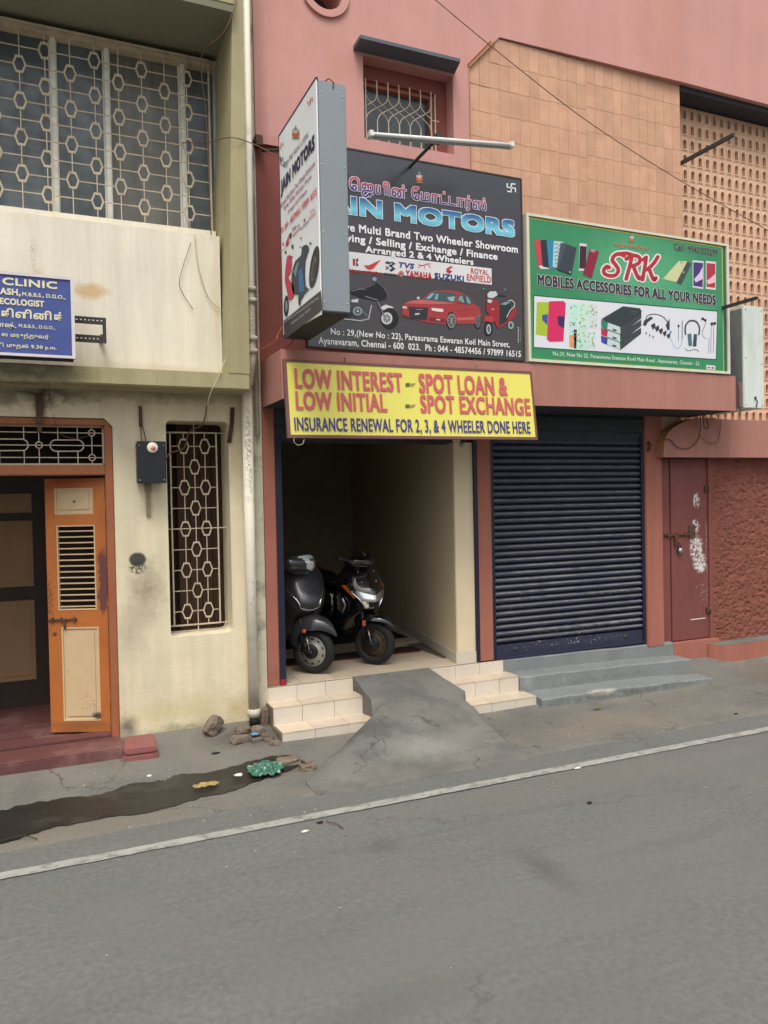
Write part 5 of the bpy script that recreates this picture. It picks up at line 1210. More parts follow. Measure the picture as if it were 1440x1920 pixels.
def stext(txt, xL, yL, xR, yR, h, c, bold=.02, lay=3):
    """words along the projecting face: left and right ends of the baseline, height at the left"""
    a, b2 = PS.uv(xL, yL), PS.uv(xR, yR); hh = PS.uv(xL, yL-h)[1]-a[1]
    vs, fs, _ = text_mesh(txt, 0, 2, 0); b_ = MB()
    stamp(lambda u, v, du, dv, o: PS.at(a[0]+(b2[0]-a[0])*u+du, a[1]+(b2[1]-a[1])*u+hh*v+dv, o), vs, fs, b_, 0, bold*hh, 6, .0009*lay+.001)
    b_.build('lettering', [pmat(c)], LB, fix=False)
stext('JAIN MOTORS', 103, 884, 334, 575, 110, (44, 44, 74), .05)
stext('ஜெயின் மோட்டார்ஸ்'.replace('ஜெ', 'ெஜ').replace('மோ', 'ேமா'), 122, 700, 290, 480, 52, (50, 60, 70), .01)
stext('Exclusive Multi Brand Two Wheeler Showroom', 97, 965, 335, 665, 34, (150, 60, 110), .02)
stext('Buying / Selling / Exchange / Finance', 122, 985, 312, 760, 36, (150, 60, 110), .02)
stext('Arranged 2 & 4 Wheelers', 150, 1010, 280, 860, 34, (150, 60, 110), .02)
stext('Ph: 044 - 48574456 / 97899 16515', 104, 1142, 348, 868, 44, (196, 52, 60), .02)
stext('No. 29, (New No. 22), Parasurama Eswaran Koil Main Street,', 124, 1762, 366, 1592, 20, (190, 190, 196), .02)
stext('Ayanavaram, Chennai - 600 023.', 176, 1772, 308, 1672, 22, (190, 190, 196), .02)
stext('TVS', 180, 1130, 205, 1104, 26, (50, 60, 90), .04); stext('YAMAHA', 180, 1170, 234, 1110, 22, (190, 60, 60), .03); stext('SUZUKI', 238, 1116, 292, 1062, 20, (60, 70, 120), .03); stext('ROYAL', 304, 1004, 336, 972, 18, (190, 70, 60), .03); stext('ENFIELD', 296, 1044, 344, 1000, 18, (190, 70, 60), .03); stext('HONDA', 130, 1234, 172, 1196, 12, (190, 60, 60), .02); stext('Hero', 110, 1262, 132, 1240, 12, (190, 60, 60), .02)
P = Print(PS); P.poly([(134, 1205), (150, 1160), (156, 1145), (154, 1190), (150, 1220), (136, 1228)], (196, 66, 66), 2); P.poly([(158, 1140), (174, 1128), (174, 1160), (164, 1178), (158, 1160)], (56, 60, 66), 2); P.poly([(258, 1040), (270, 1030), (268, 1052), (258, 1058)], (190, 60, 60), 2); P.poly([(112, 1205), (120, 1196), (120, 1216), (112, 1222)], (190, 60, 60), 2); P.line([(210, 1096), (232, 1072)], 5, (190, 60, 60), 2); P.build('maker_logos', LB)
P = Print(PS)
# three printed scooters / motorcycle
P.ell(138, 1640, 17, 74, (40, 40, 42), 2, 22, 2); P.ell(140, 1640, 8, 40, (140, 144, 146), 3)
P.poly([(138, 1330), (150, 1290), (176, 1300), (172, 1400), (150, 1440), (190, 1500), (190, 1570), (160, 1600), (140, 1520), (128, 1450)], (196, 62, 84), 3, 2); P.ell(134, 1268, 6, 11, (60, 60, 64), 3); P.ell(181, 1228, 7, 16, (60, 60, 64), 3); P.line([(160, 1310), (186, 1296)], 7, (50, 50, 54), 4)
P.ell(332, 1370, 30, 148, (40, 40, 44), 2, 26, 8); P.ell(330, 1385, 14, 90, (90, 96, 104), 3, 20, 8); P.ell(332, 1390, 8, 60, (46, 46, 50), 4, 20, 8)
P.poly([(176, 1420), (200, 1330), (240, 1290), (250, 1230), (282, 1215), (296, 1250), (270, 1330), (272, 1500), (300, 1520), (262, 1560), (240, 1600), (222, 1560), (190, 1560), (176, 1500)], (50, 62, 76), 3, 2)
P.poly([(224, 1400), (246, 1370), (262, 1480), (262, 1540), (230, 1540)], (40, 110, 160), 4); P.poly([(190, 1400), (220, 1330), (228, 1340), (204, 1440)], (120, 140, 150), 4); P.ell(230, 1590, 9, 52, (44, 44, 48), 2); P.line([(232, 1224), (250, 1244)], 5, (50, 50, 54), 4); P.ell(240, 1170, 6, 6, (70, 70, 74), 3); P.ell(306, 1206, 8, 8, (70, 70, 74), 3)
P.build('printed_two_wheelers', LB)
P = Print(PS); P.line(cr_open([(96, 600), (100, 650), (118, 670), (124, 640)]), 5, (60, 66, 70), 3); P.line(cr_open([(100, 610), (108, 640), (116, 606)]), 4, (60, 66, 70), 3); P.build('flourish_print', LB)
cable('lightbox_orange_wire', 'orange wires running from the foot of the lightbox to the ledge corner', [(1.69, -.62, 3.28), (1.66, -.6, 3.22), (1.64, -.58, 3.17), (1.6, -.3, 3.16)], .004, mat('orange_wire', (176, 96, 60), .5, 0))
cable('lightbox_red_wire', 'red wire looping over the ledge under the lightbox', [(1.78, -.6, 3.2), (1.75, -.62, 3.15), (1.7, -.6, 3.13), (1.68, -.5, 3.13)], .004, mat('red_wire', (150, 50, 46), .5, 0))

# tube light on its arm
TLt = thing('tube_light', 'white fluorescent batten on an arm above the black signboard', 'light', (2.85, -.6, 4.7))
a = Vector(fy(693, 251, -1.1)); b2 = Vector(fy(963, 272, -1.1))
dr = (b2-a).normalized()
q = MB(); q.tube([a, b2], .014, 12); q.build('tube', mat('white_tube', (226, 228, 224), .35, 0, spec=.5), TLt)
q = MB(); up_ = Vector((0, .028, .012)); 
Mb = Matrix.Identity(4); zz = dr.cross(Vector((0, 1, 0))).normalized(); yy = zz.cross(dr)
for i, v in enumerate((dr, yy, zz)):
    for j in range(3): Mb[j][i] = v[j]
Mb.translation = a
L_ = (b2-a).length
q.bbox(0, L_, .012, .05, -.016, .022, .004, Mb); q.build('batten', mat('grey_batten', (170, 176, 178), .5, .03, 4), TLt)
for s_ in (0, L_-.03): q = MB(); q.bbox(s_-.004, s_+.03, -.018, .052, -.02, .024, .004, Mb); q.build('end_cap', m_white, TLt)
j_ = Vector(fy(822, 262, -1.05))
q = MB(); q.tube([j_+Vector((0, 0, .02)), Vector(fy(806, 274, -1.0)), Vector(fy(769, 312, -.6)), Vector(fy(762, 322, -.55))], .013, 8); q.build('arm', m_iron, TLt)
q = MB(); q.bbox(j_.x-.02, j_.x+.02, j_.y-.02, j_.y+.03, j_.z-.03, j_.z+.05, .004); q.build('clamp', m_iron, TLt)

# bare lamp arms over the jali, and the white lightbox
b_ = MB(); z_ = F(1278, 305, 0)[1]; b_.box(6.335, 6.365, -.68, .25, z_-.018, z_+.018)
tag(b_.build('lamp_arm', m_iron), 'bare dark steel arm projecting high over the perforated block wall', 'arm')
b_ = MB(); x_, z_ = F(1356, 577, -.61); b_.box(x_-.016, x_+.016, -1.0, -.6, z_-.014, z_+.014); b_.box(x_-.012, x_+.012, -1.015, -1.0, z_-.01, z_+.01)
tag(b_.build('lamp_arm', m_iron), 'short dark steel arm at the upper right of the green signboard', 'arm')
WB = thing('white_lightbox', 'blank white box sign at the right end of the canopy ledge', 'lightbox', (6.6, -.4, 2.8))
q = MB(); q.bbox(6.468, 6.75, -.66, -.05, 2.80, 3.83, .006); q.build('case', m_whbox, WB)
q = MB(); q.box(6.460, 6.467, -.645, -.05, 3.07, 3.80); q.build('side_face', m_grybox2, WB)  # grey colour paints the reflection seen in this side
q = MB(); q.box(6.460, 6.467, -.645, -.05, 2.815, 3.069); q.build('lower_side', mat('mauve_painted_reflection', (150, 128, 126), .5, .05, 3), WB)  # mauve colour paints the reflection in the lower part
for x, z in ((6.5, 3.79), (6.72, 3.79), (6.5, 2.83), (6.72, 2.83), (6.5, 3.3), (6.72, 3.25)):
    q = MB(); q.lathe([(0, -.665), (.005, -.664), (.006, -.66)], 'y', 8, (x, 0, z)); q.build('screw', m_rust, WB)
q = MB(); q.tube([(6.62, -.664, 2.90), (6.635, -.675, 2.87), (6.63, -.668, 2.81)], .005, 6); q.lathe([(0, -.668), (.014, -.668), (.014, -.66)], 'y', 10, (6.62, 0, 2.905)); q.build('cable_outlet', m_iron, WB)
q = MB(); q.box(6.5, 6.54, -.05, .2, 3.6, 3.64); q.box(6.5, 6.54, -.05, .2, 2.9, 2.94); q.build('wall_bracket', m_iron, WB)
cable('corner_wire', 'thin wires knotted at the right end of the canopy ledge', [(6.43, -.61, 3.05), (6.44, -.62, 2.95), (6.43, -.62, 2.87), (6.45, -.62, 2.79), (6.5, -.6, 2.78)], .004, m_wire)
cable('looped_wire', 'black wire looping across the pink band under the ledge', [fy(1240, 826, -.13), fy(1255, 824, -.14), fy(1270, 838, -.14), fy(1290, 841, -.14), fy(1308, 826, -.14), fy(1314, 800, -.14), fy(1312, 775, -.3)], .004, m_wire)
cable('looped_wire', 'brown wire looping beside the black one under the ledge', [fy(1313, 816, -.14), fy(1328, 830, -.14), fy(1345, 828, -.14), fy(1351, 800, -.14), fy(1352, 778, -.3)], .003, m_wire_b)
cable('wire_knot', 'small knot of wire hanging under the ledge', [fy(1318, 778, -.3), fy(1320, 800, -.2), fy(1328, 802, -.2), fy(1325, 785, -.2), fy(1322, 776, -.3)], .005, m_wire)
cable('overhead_cable', 'thin brown overhead cable slanting down across the tiled panel', [fy(770, -40, -1.5), fy(925, 90, -1.5), fy(1100, 226, -1.5), fy(1270, 335, -1.5), fy(1440, 432, -1.5), fy(1560, 500, -1.5)], .0036, mat('faded_cable', (128, 98, 84), .7, 0))
b_ = MB(); b_.box(1.66, 1.72, -.09, -.03, 4.88, 4.96); b_.tube([(1.5, -.05, 4.92), (1.68, -.06, 4.91)], .012, 6)
tag(b_.build('cable_clamp', m_rust), 'rusty cable clamp on the pink wall left of the grey lightbox', 'clamp')
b_ = MB(); b_.tube([(5.80, -.03, 2.50), (5.81, -.05, 2.46), (5.80, -.03, 2.40)], .014, 6)
tag(b_.build('rag_knot', m_rust), 'frayed rope end at the top of the right terracotta pillar', 'rope')

# ================================================================== scooters
def lerp(a, b, t): return a+(b-a)*t
def make_scooter(kind, label, pos, heading, steer, lean=0):
    S = thing('scooter', label, 'scooter', (0, 0, 0), 'scooters parked in the showroom doorway')
    body = m_gunm if kind == 0 else m_blk
    ax = Matrix.Translation((-.05, 0, 0)) @ Matrix.Rotation(math.radians(steer), 4, 'Z') @ Matrix.Translation((.05, 0, 0))
    R = .205
    # wheel (steered)
    def wheel(T, nm, rimm):
        q = MB(); pr = []
        for k in range(13):
            a = math.radians(-150+300*k/12); pr.append((R-.042+.042*math.cos(a), .047*math.sin(a)))
        q.lathe(pr, 'y', 40); wh_ = q.build(nm, m_rubber, S, T)
        q = MB()
        q.lathe([(.125, -.036), (.138, -.03), (.145, -.04), (.145, .04), (.138, .03), (.125, .036)], 'y', 36)
        q.lathe([(.125, .02), (.10, .026), (.06, .03), (.045, .045), (0, .048)], 'y', 36); q.lathe([(.125, -.02), (.10, -.026), (.06, -.03), (.045, -.045), (0, -.048)], 'y', 36)
        q.build('rim', rimm, wh_, T)
        for sy in (-1, 1):
            for k in range(10):
                a = 2*math.pi*k/10
                b_ = MB(); b_.bbox(-.011, .011, -.002, .002, -.006, .006, .001, T @ Matrix.Rotation(a, 4, 'Y') @ Matrix.Translation((0, sy*.0275, .108))); b_.build('rim_slot', m_plastic, wh_)
        b_ = MB(); b_.tube([(0, -.075, 0), (0, .075, 0)], .014, 12); b_.lathe([(.022, .05), (.022, .062), (0, .064)], 'y', 14); b_.lathe([(.022, -.05), (.022, -.062), (0, -.064)], 'y', 14); b_.build('hub', m_steel, wh_, T)
        return wh_
    BT = Matrix.Translation(pos) @ Matrix.Rotation(math.radians(heading), 4, 'Z') @ Matrix.Rotation(math.radians(lean), 4, 'X')
    up = Matrix.Translation((0, 0, R))
    ST_ = BT @ ax
    wheel(ST_ @ up, 'front_wheel', m_silver if kind == 0 else m_gold)
    wheel(BT @ Matrix.Translation((-1.22, 0, R)), 'rear_wheel', m_silver if kind == 0 else m_gold)
    # fork links, drum / disc
    for sy in (-1, 1):
        q = MB()
        q.tube([(-.09, sy*.075, R+.30), (-.07, sy*.075, R+.03)], .016, 10); q.tube([(-.085, sy*.08, R+.02), (.0, sy*.078, R), (.012, sy*.078, R+.0)], .02, 10)
        q.tube([(.005, sy*.085, R+.01), (-.028, sy*.085, R+.15)], .009, 8)
        q.build('fork_arm', m_plastic, S, ST_)
        q = MB(); q.tube([(.006, sy*.09, R+.02), (-.022, sy*.09, R+.13)], .0055, 8); q.build('damper_rod', m_steel, S, ST_)
    q = MB(); q.lathe([(0, -.07), (.055, -.07), (.066, -.062), (.066, -.045)], 'y', 24); q.build('brake_drum', m_plastic, S, ST_ @ up)
    # reflector
    q = MB()
    if kind == 0:
        q.lathe([(0, .108), (.016, .107), (.021, .103), (.021, .096)], 'y', 20, (-.04, 0, R+.19)); q.lathe([(0, -.108), (.016, -.107), (.021, -.103), (.021, -.096)], 'y', 20, (-.04, 0, R+.19))
        q.build('side_reflector', m_amber, S, ST_)
        q = MB(); q.lathe([(.021, .1065), (.026, .104), (.026, .09), (.018, .09)], 'y', 20, (-.04, 0, R+.19)); q.lathe([(.021, -.1065), (.026, -.104), (.026, -.09), (.018, -.09)], 'y', 20, (-.04, 0, R+.19)); q.build('reflector_rim', m_plastic, S, ST_)
    else:
        for sy in (-1, 1): q.bbox(-.075, -.04, sy*.1-.006, sy*.1+.006, R+.17, R+.225, .004)
        q.build('side_reflector', m_amber, S, ST_)
    # front mudguard: inverted trough with a pointed tip
    rws = []
    a0, a1 = (165, 31) if kind == 0 else (155, 33)
    for i in range(23):
        t = i/22; a = math.radians(lerp(a0, a1, t)); rr_ = R+.03+(.09 if kind == 0 else .05)*math.sin(math.pi*min(1, t*1.0))
        tip = max(0, (t-.6)/.4)
        w = (.083+.02*math.sin(math.pi*t))*(1-tip**1.6*.93); sk = (.13 if kind == 0 else .06)*(1-tip**1.3)+.004
        if t > .5: rr_ += (.08 if kind == 0 else .05)*(t-.5)
        row = []
        for k in range(11):
            b_ = math.pi*(k/10-.5)*1.0; yv = w*math.sin(b_)*(1.0 if abs(b_) < 1.5 else 1); rad = rr_-sk*(1-math.cos(b_))**1.15
            row.append((rad*math.cos(a), yv, R+rad*math.sin(a)))
        rws.append(row)
    q = MB(); q.grid(rws); q.grid([[(x*.985, y*.97, R+(z-R)*.985) for x, y, z in r] for r in rws], 1); q.build('front_mudguard', [body, m_plastic], S, ST_, fix=False)
    # apron and nose
    if kind == 0: lv = [(.30, -.25, .15, .06), (.40, -.19, .165, .12), (.48, -.10, .17, .2), (.55, -.01, .175, .27), (.60, .03, .18, .29), (.65, .035, .19, .29), (.70, .01, .198, .26), (.78, -.04, .205, .22), (.86, -.085, .198, .19), (.92, -.12, .17, .15), (.965, -.15, .12, .1)]
    else: lv = [(.30, -.25, .14, .06), (.38, -.18, .15, .10), (.46, -.08, .15, .18), (.52, .0, .12, .24), (.56, .04, .12, .27), (.62, .05, .145, .28), (.70, .02, .175, .27), (.76, -.02, .19, .26), (.84, -.07, .165, .2), (.90, -.11, .13, .16), (.96, -.16, .09, .1)]
    lv = [(z_, x_, h_*(1.12 if kind == 0 else 1.22), d_) for z_, x_, h_, d_ in lv]
    def surf(u, z, off=0.0):
        i = 0
        while i < len(lv)-2 and z > lv[i+1][0]: i += 1
        t = (z-lv[i][0])/(lv[i+1][0]-lv[i][0]); t = min(1, max(0, t)); s_ = [lerp(lv[i][k], lv[i+1][k], t) for k in range(4)]
        xf, hw, d = s_[1:]; an = u*math.pi/2
        keel = .018*math.exp(-(u/.12)**2) if kind == 1 else 0
        return Vector((xf-d*(1-math.cos(an))+off*math.cos(an)+keel, (hw+off)*math.sin(an), z))
    rws = [[surf(-1+2*k/24, lerp(.30, .965, j/26)) for k in range(25)] for j in range(27)]
    q = MB(); q.grid(rws)
    bk = [[Vector((r[0].x-.02-.08*(1-abs(-1+2*k/24)), lerp(r[0].y, r[-1].y, k/24), r[0].z)) for k in range(25)] for r in rws]
    q.grid(bk, 1); q.add(rws[-1]+bk[-1][::-1], [tuple(range(50))], 0)
    for e_ in (0, -1): q.grid([[r[e_] for r in rws], [r[e_] for r in bk]], 1)
    q.build('apron', [body, m_plastic], S, BT, fix=False)
    def patch(name, m_, z0, z1, ua, ub, off=.006, n=10, side=0, nm=None):
        q = MB(); rw = []
        for j in range(n+1):
            z = lerp(z0, z1, j/n); rw.append([surf(lerp(ua(z), ub(z), k/n), z, off) for k in range(n+1)])
        q.grid(rw)
        inner = [[p+(Vector((-.3, 0, p.z))-p).normalized()*.03 for p in r] for r in (rw[0], rw[-1])]
        q.grid([rw[0], inner[0]]); q.grid([rw[-1], inner[1]])
        for e_ in (0, -1): q.grid([[r[e_] for r in rw], [r[e_]+(Vector((-.3, 0, r[e_].z))-r[e_]).normalized()*.03 for r in rw]])
        return q.build(name, m_, S, BT, fix=False)
    if kind == 0:
        for sg in (-1, 1):   # chrome whiskers and position lamps
            pts = [surf(sg*u, z, .004) for u, z in ((.62, .79), (.52, .745), (.42, .70), (.34, .665), (.30, .63), (.29, .60))]
            q = MB(); q.tube(pts, .006, 8, rr=[.002, .004, .0055, .0075, .009, .004]); q.build('chrome_trim', m_chrome, S, BT)
            pts = [surf(sg*u, z, .002) for u, z in ((.84, .70), (.66, .66), (.46, .61), (.34, .575), (.1, .56))]
            q = MB(); q.tube(pts, .008, 8, rr=[.003, .008, .009, .008, .004]); q.build('nose_crease', m_plastic, S, BT)
        pts = [surf(u, .595-.02*math.cos(u*6), .004) for u in [-.3+.06*i for i in range(11)]]
        q = MB(); q.tube(pts, .004, 8); q.build('nose_trim', m_steel, S, BT)
        q = MB(); q.bbox(-.03, .03, -.003, .003, -.008, .008, .003, Matrix.Translation(surf(0, .90, .004)) @ Matrix.Rotation(math.radians(90), 4, 'Z')); q.build('badge', m_silver, S, BT)
    else:
        zt_, zb2 = .70, .535
        patch('headlight', m_chrome, zb2, zt_, lambda z: -lerp(.30, .56, (z-zb2)/(zt_-zb2)), lambda z: lerp(.30, .56, (z-zb2)/(zt_-zb2)), .008, 12)
        patch('headlight_centre', m_plastic, .55, .60, lambda z: -.2, lambda z: .2, .012)
        patch('headlight_visor', m_blk, .665, .705, lambda z: -lerp(.05, .45, (z-.665)/.04), lambda z: lerp(.05, .45, (z-.665)/.04), .014, 8)
        for sg in (-1, 1):
            f0 = lambda z: lerp(.56, .66, (z-.63)/.12); f1 = lambda z: lerp(.60, .80, (z-.63)/.12)
            patch('indicator', m_amber, .63, .75, (lambda z: f0(z)) if sg > 0 else (lambda z: -f1(z)), (lambda z: f1(z)) if sg > 0 else (lambda z: -f0(z)), .007, 6)
            pts = [surf(sg*u, z, .012) for u, z in ((.30, .535), (.36, .57), (.46, .63), (.56, .68), (.60, .73))]
            q = MB(); q.tube(pts, .005, 8); q.build('chrome_trim', m_chrome, S, BT)
            for u, z in ((.22, .78), (.3, .87)):
                q = MB(); p_ = surf(sg*u, z, .003); q.lathe([(0, .006), (.006, .004), (.008, 0)], 'x', 10, p_); q.build('screw', m_steel, S, BT)
            q = MB(); q.tube([surf(sg*.98, z, .02) for z in (.62, .55, .48)], .012, 6); q.build('side_trim', m_steel if sg < 0 else m_plastic, S, BT)
    # floor, rear body, seat, under-bone
    q = MB(); q.bbox(-.78, -.24, -.15, .15, .27, .33, .02); q.build('floorboard', m_plastic, S, BT)
    sec = [(-.72, .10, .33, .62), (-.82, .15, .30, .68), (-1.0, .17, .32, .70), (-1.2, .165, .40, .70), (-1.4, .13, .50, .71), (-1.58, .07, .60, .72)]
    rws = []
    for x, hw, zb3, zt3 in sec:
        zc, hz_ = (zb3+zt3)/2, (zt3-zb3)/2
        rws.append([(x, hw*math.copysign(abs(math.cos(a))**.7, math.cos(a)), zc+hz_*math.copysign(abs(math.sin(a))**.7, math.sin(a))) for a in [2*math.pi*k/20 for k in range(20)]])
    q = MB(); q.grid(rws, closed=True, caps=True); q.build('rear_body', body, S, BT)
    rws = []
    for x, hw, zb3, zt3 in [(-.66, .09, .70, .745), (-.76, .13, .69, .77), (-1.0, .145, .70, .765), (-1.1, .15, .70, .80), (-1.35, .13, .71, .82), (-1.48, .08, .73, .81)]:
        zc, hz_ = (zb3+zt3)/2, (zt3-zb3)/2
        rws.append([(x, hw*math.copysign(abs(math.cos(a))**.6, math.cos(a)), zc+hz_*math.copysign(abs(math.sin(a))**.6, math.sin(a))) for a in [2*math.pi*k/20 for k in range(20)]])
    q = MB(); q.grid(rws, closed=True, caps=True); q.build('seat', m_plastic, S, BT)
    if kind == 1:
        q = MB(); q.tube([(-1.4, .12, .80), (-1.55, .1, .88), (-1.58, 0, .89), (-1.55, -.1, .88), (-1.4, -.12, .80)], .014, 8); q.build('grab_rail', m_redp, S, BT)
    # handlebar group (steered)
    q = MB(); q.tube([(-.16, 0, .86), (-.2, 0, 1.0)], .03, 10); q.build('steering_column', m_plastic, S, ST_)
    rws = []
    zc0 = .985 if kind == 0 else .965
    for i in range(13):                      # cowl, a flattened egg swept across the bars
        t = -1+2*i/12; w = math.cos(t*math.pi/2*.96)**.55
        cy_ = t*(.21 if kind == 0 else .19); rx = (.13 if kind == 0 else .12)*w+.012; rz = (.085 if kind == 0 else .045)*w+.012
        rws.append([(-.14+rx*math.cos(a)*(1.15 if math.cos(a) > 0 else .8)-.03*abs(t), cy_, zc0+rz*math.sin(a)+.02*abs(t)) for a in [2*math.pi*k/20 for k in range(20)]])
    q = MB(); q.grid(rws, closed=True, caps=True); q.build('handlebar_cowl', m_blk if kind else m_gunm, S, ST_)
    if kind == 0:
        rw = []
        for j in range(9):
            rw.append([])
            for k in range(15):
                t = -1+2*k/14; w = math.cos(t*math.pi/2*.86)**.55; a = math.radians(lerp(-38, 52, j/8)*(1-.35*abs(t))+abs(t)*14)
                rx = .13*w+.012+.006; rz = .085*w+.012+.006
                rw[-1].append((-.14+rx*math.cos(a)*1.15-.03*abs(t), t*.165, zc0+rz*math.sin(a)+.02*abs(t)))
        q = MB(); q.grid(rw)
        hl = q.build('headlight', m_lens, S, ST_, fix=False)
        q = MB(); q.grid([[tuple(Vector(p)+Vector((.002, 0, 0))) for p in r[:3]] for r in rw[2:8]]); q.grid([[tuple(Vector(p)+Vector((.002, 0, 0))) for p in r[-3:]] for r in rw[2:8]]); q.build('indicator', m_amber, hl, ST_, fix=False)
        q = MB(); q.grid([[tuple(Vector(p)+Vector((.003, 0, 0))) for p in r[5:10]] for r in rw[2:7]]); q.build('reflector_bowl', m_chrome, hl, ST_, fix=False)
    else:
        rw = [[(.0-.06*abs(t)-j*.034, t*(.12-.008*j), .965+j*.026) for t in [-1+2*k/8 for k in range(9)]] for j in range(6)]
        q = MB(); q.grid(rw); q.grid([[(x-.006, y, z) for x, y, z in r] for r in rw]); q.build('visor', mat('smoked_visor', (20, 22, 24), .08, 0, spec=.9), S, ST_, fix=False)
        q = MB(); q.tube([rw[j][8] for j in range(6)], .003, 6); q.tube([rw[0][k] for k in range(9)], .003, 6); q.build('visor_edge', m_steel, S, ST_)
    for sg in (-1, 1):
        q = MB(); q.tube([(-.16, sg*.15, 1.0), (-.2, sg*.33, 1.02)], .017, 10); q.build('grip', m_plastic, S, ST_)
        q = MB(); q.tube([(-.12, sg*.17, .99), (-.10, sg*.24, 1.0), (-.13, sg*.33, 1.005)], .006, 6); q.build('brake_lever', m_plastic, S, ST_)
    return S
FZ = .401
make_scooter(0, 'gunmetal grey scooter half behind the left terracotta pillar', (2.155, .28, FZ), -88, 42)
make_scooter(1, 'gloss black scooter with chrome nose headlight in the doorway', (2.79, .36, FZ), -85, 36)

# ================================================================== rubble, litter
def rock(label, x, y, sx, sy, sz, seed, m_=m_stone, rot=0, name='broken_stone', cat='stone', tilt=0):
    bm = bmesh.new(); bmesh.ops.create_icosphere(bm, subdivisions=3, radius=1)
    for v in bm.verts:
        p = v.co.copy(); 
        p = Vector([math.copysign(abs(c_)**.55, c_) for c_ in p])
        p *= 1+.22*noise.noise(v.co*1.7+Vector((seed, 0, 0)))+.1*noise.noise(v.co*5+Vector((0, seed, 0)))
        v.co = Vector((p.x*sx, p.y*sy, p.z*sz))
    Mr = Matrix.Translation((x, y, gcx(x, y)+sz*.55+abs(math.sin(tilt))*sx*.5)) @ Matrix.Rotation(rot, 4, 'Z') @ Matrix.Rotation(tilt, 4, 'Y'); bm.transform(Mr)
    bm.verts.index_update(); b_ = MB(); b_.add([v.co[:] for v in bm.verts], [[v.index for v in f.verts] for f in bm.faces], 0, False); bm.free()
    return tag(b_.build(name, m_), label, cat, 'broken masonry beside the pipe foot')
rock('largest broken masonry lump leaning against the cream wall', 1.19, -.14, .085, .045, .06, 1, rot=.5, tilt=-.7)
rock('flat pale broken brick lying in front of the drain pipe', 1.36, -.33, .075, .05, .03, 2, rot=.2)
rock('small grey stone at the corner of the tiled steps', 1.57, -.38, .045, .04, .035, 3)
rock('rounded stone tucked between the pipe foot and the steps', 1.52, -.25, .05, .045, .04, 4)
rock('dark stone chip in front of the tiled steps', 1.6, -.47, .04, .03, .02, 5)
rock('small chip of brick beside the flat broken brick', 1.48, -.38, .045, .025, .018, 6)
rock('upright dark slab of rubble behind the drain pipe', 1.62, -.1, .03, .03, .09, 7, tilt=.1)
rock('low rubble lump beside the pipe foot', 1.42, -.17, .06, .05, .025, 8)
rock('broken lump on the edge of the gutter', 1.6, -.83, .09, .06, .03, 9)
rock('brown broken edge stone beside the green plastic', 1.7, -.98, .06, .05, .025, 10)
def crumple(x, y, sx, sy, sz, seed, m_, name, label, cat, n=14):
    rws = []
    for j in range(n+1):
        r_ = []
        for i in range(n+1):
            u, v = -1+2*i/n, -1+2*j/n; k = 1+.3*noise.noise(Vector((u*2, v*2, seed)))
            d = math.sqrt(u*u+v*v); f = (1/max(1, d*1.0))
            xx, yy = x+u*f*sx*k, y+v*f*sy*k
            zz = gcx(xx, yy)+.012+sz*max(0, 1-d*.75)*(1+1.2*noise.noise(Vector((u*4, v*4, seed+5))))+.014*(1+noise.noise(Vector((u*6, v*6, seed+9))))
            r_.append((xx, yy, zz))
        rws.append(r_)
    q = MB(); q.grid(rws, smooth=False); return tag(q.build(name, m_), label, cat)
crumple(1.40, -.93, .13, .12, .045, 3, m_green, 'plastic_bag', 'crumpled green plastic bag lying in the gutter', 'bag', 20)
crumple(.96, -1.03, .09, .035, .01, 4, m_leaf, 'dry_leaf', 'yellowish dry leaf lying on the wet gutter', 'leaf', 10)
crumple(1.2, -.95, .03, .02, .008, 6, m_litter, 'paper_scrap', 'small white paper scrap on the dark gutter', 'paper', 8)
crumple(1.49, -.3, .035, .02, .01, 7, mat('blue_litter', (90, 140, 180), .5, .1), 'blue_wrapper', 'tiny blue wrapper at the foot of the drain pipe', 'wrapper', 8)
gl = G(1120, 1322, .06); crumple(gl[0], gl[1], .045, .02, .012, 8, mat('green_leaf', (96, 100, 58), .7, .2, 20), 'fallen_leaf', 'small curled leaf in front of the grey steps', 'leaf', 8)
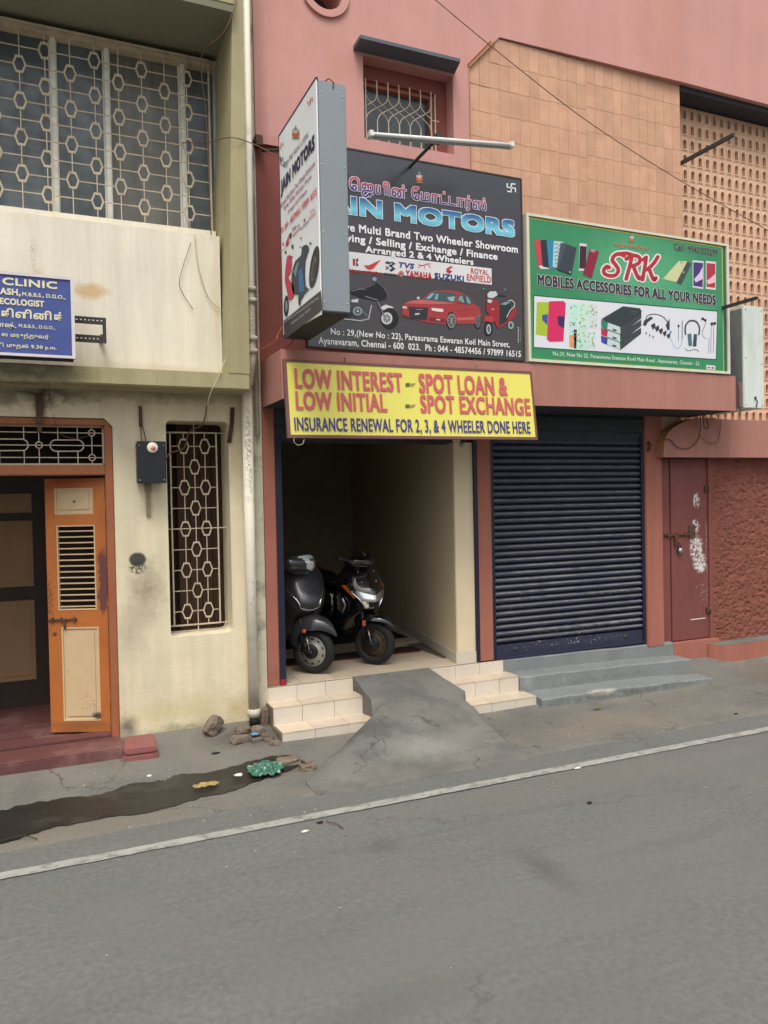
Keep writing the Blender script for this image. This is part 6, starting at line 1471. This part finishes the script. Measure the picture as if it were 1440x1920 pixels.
def bit(px, py, sx, sy, m_, name, label, cat, z=0.0):
    x, y = G(px, py, z+.005); bz_ = (gcx(x, y) if y > -1.45 else .004)+.002
    n = 9; vs = [(x+sx*math.cos(2*math.pi*i/n)*random.uniform(.7, 1.2), y+sy*math.sin(2*math.pi*i/n)*random.uniform(.7, 1.2), bz_) for i in range(n)]
    q = MB(); q.add(vs+[(a, b2, c_+.006) for a, b2, c_ in vs]+[(x, y, bz_+.012)], [(i, (i+1) % n, n+(i+1) % n, n+i) for i in range(n)]+[(n+i, n+(i+1) % n, 2*n) for i in range(n)])
    return tag(q.build(name, m_), label, cat, 'litter scattered on the road')
bit(1105, 1506, .022, .012, m_dlitter, 'road_litter', 'dark twisted scrap in the middle of the road right of centre', 'litter')
bit(1083, 1441, .03, .010, m_litter, 'road_litter', 'white paper scrap just below the white line', 'litter')
bit(600, 1543, .02, .012, m_dlitter, 'road_litter', 'dark flattened scrap at the end of a twig on the road', 'litter')
bit(572, 1560, .02, .008, m_litter, 'road_litter', 'white splinter below the twig', 'litter')
bit(850, 1394, .02, .014, m_litter, 'road_litter', 'white crumb on the foot of the concrete ramp', 'litter', .02)
bit(280, 1456, .018, .014, m_litter, 'road_litter', 'white crumb on the pavement left of the puddle', 'litter', .03)
bit(403, 1411, .035, .02, m_dlitter, 'road_litter', 'dark wet spot scrap on the pavement before the stones', 'litter', .06)
bit(1380, 1340, .02, .012, m_dlitter, 'road_litter', 'dark scrap on the pavement at far right', 'litter')
b_ = MB()
rp = random.Random(11)
for i in range(260):
    x, y = rp.uniform(-.5, 8), rp.choice([rp.uniform(-1.7, -.3), rp.uniform(-5, -1.9), rp.uniform(-1.7, -.7)])
    s_ = rp.uniform(.002, .007); z = (gcx(x, y) if y > -1.45 else .003); 
    if 1.6 < x < 3.4 and y > -1.5: continue
    if 4 < x < 6.2 and y > -.6: continue
    b_.box(x-s_, x+s_, y-s_*.8, y+s_*.8, z, z+s_*.8, Matrix.Identity(4))
tag(b_.build('grit', mat('pale_grit', (150, 146, 136), .9, .3, 30)), kind='stuff')
cable('twig', 'thin dry twig lying on the road below the white line', [(*G(612, 1541, .01), .012), (*G(630, 1546, .01), .016), (*G(643, 1553, .01), .01)], .003, m_rust)
cable('bent_wire', 'thin bent wire lying on the dark gutter at the left edge', [(*G(0, 1577, .02), .02), (*G(40, 1570, .02), .03), (*G(70, 1573, .02), .02)], .003, m_wire)
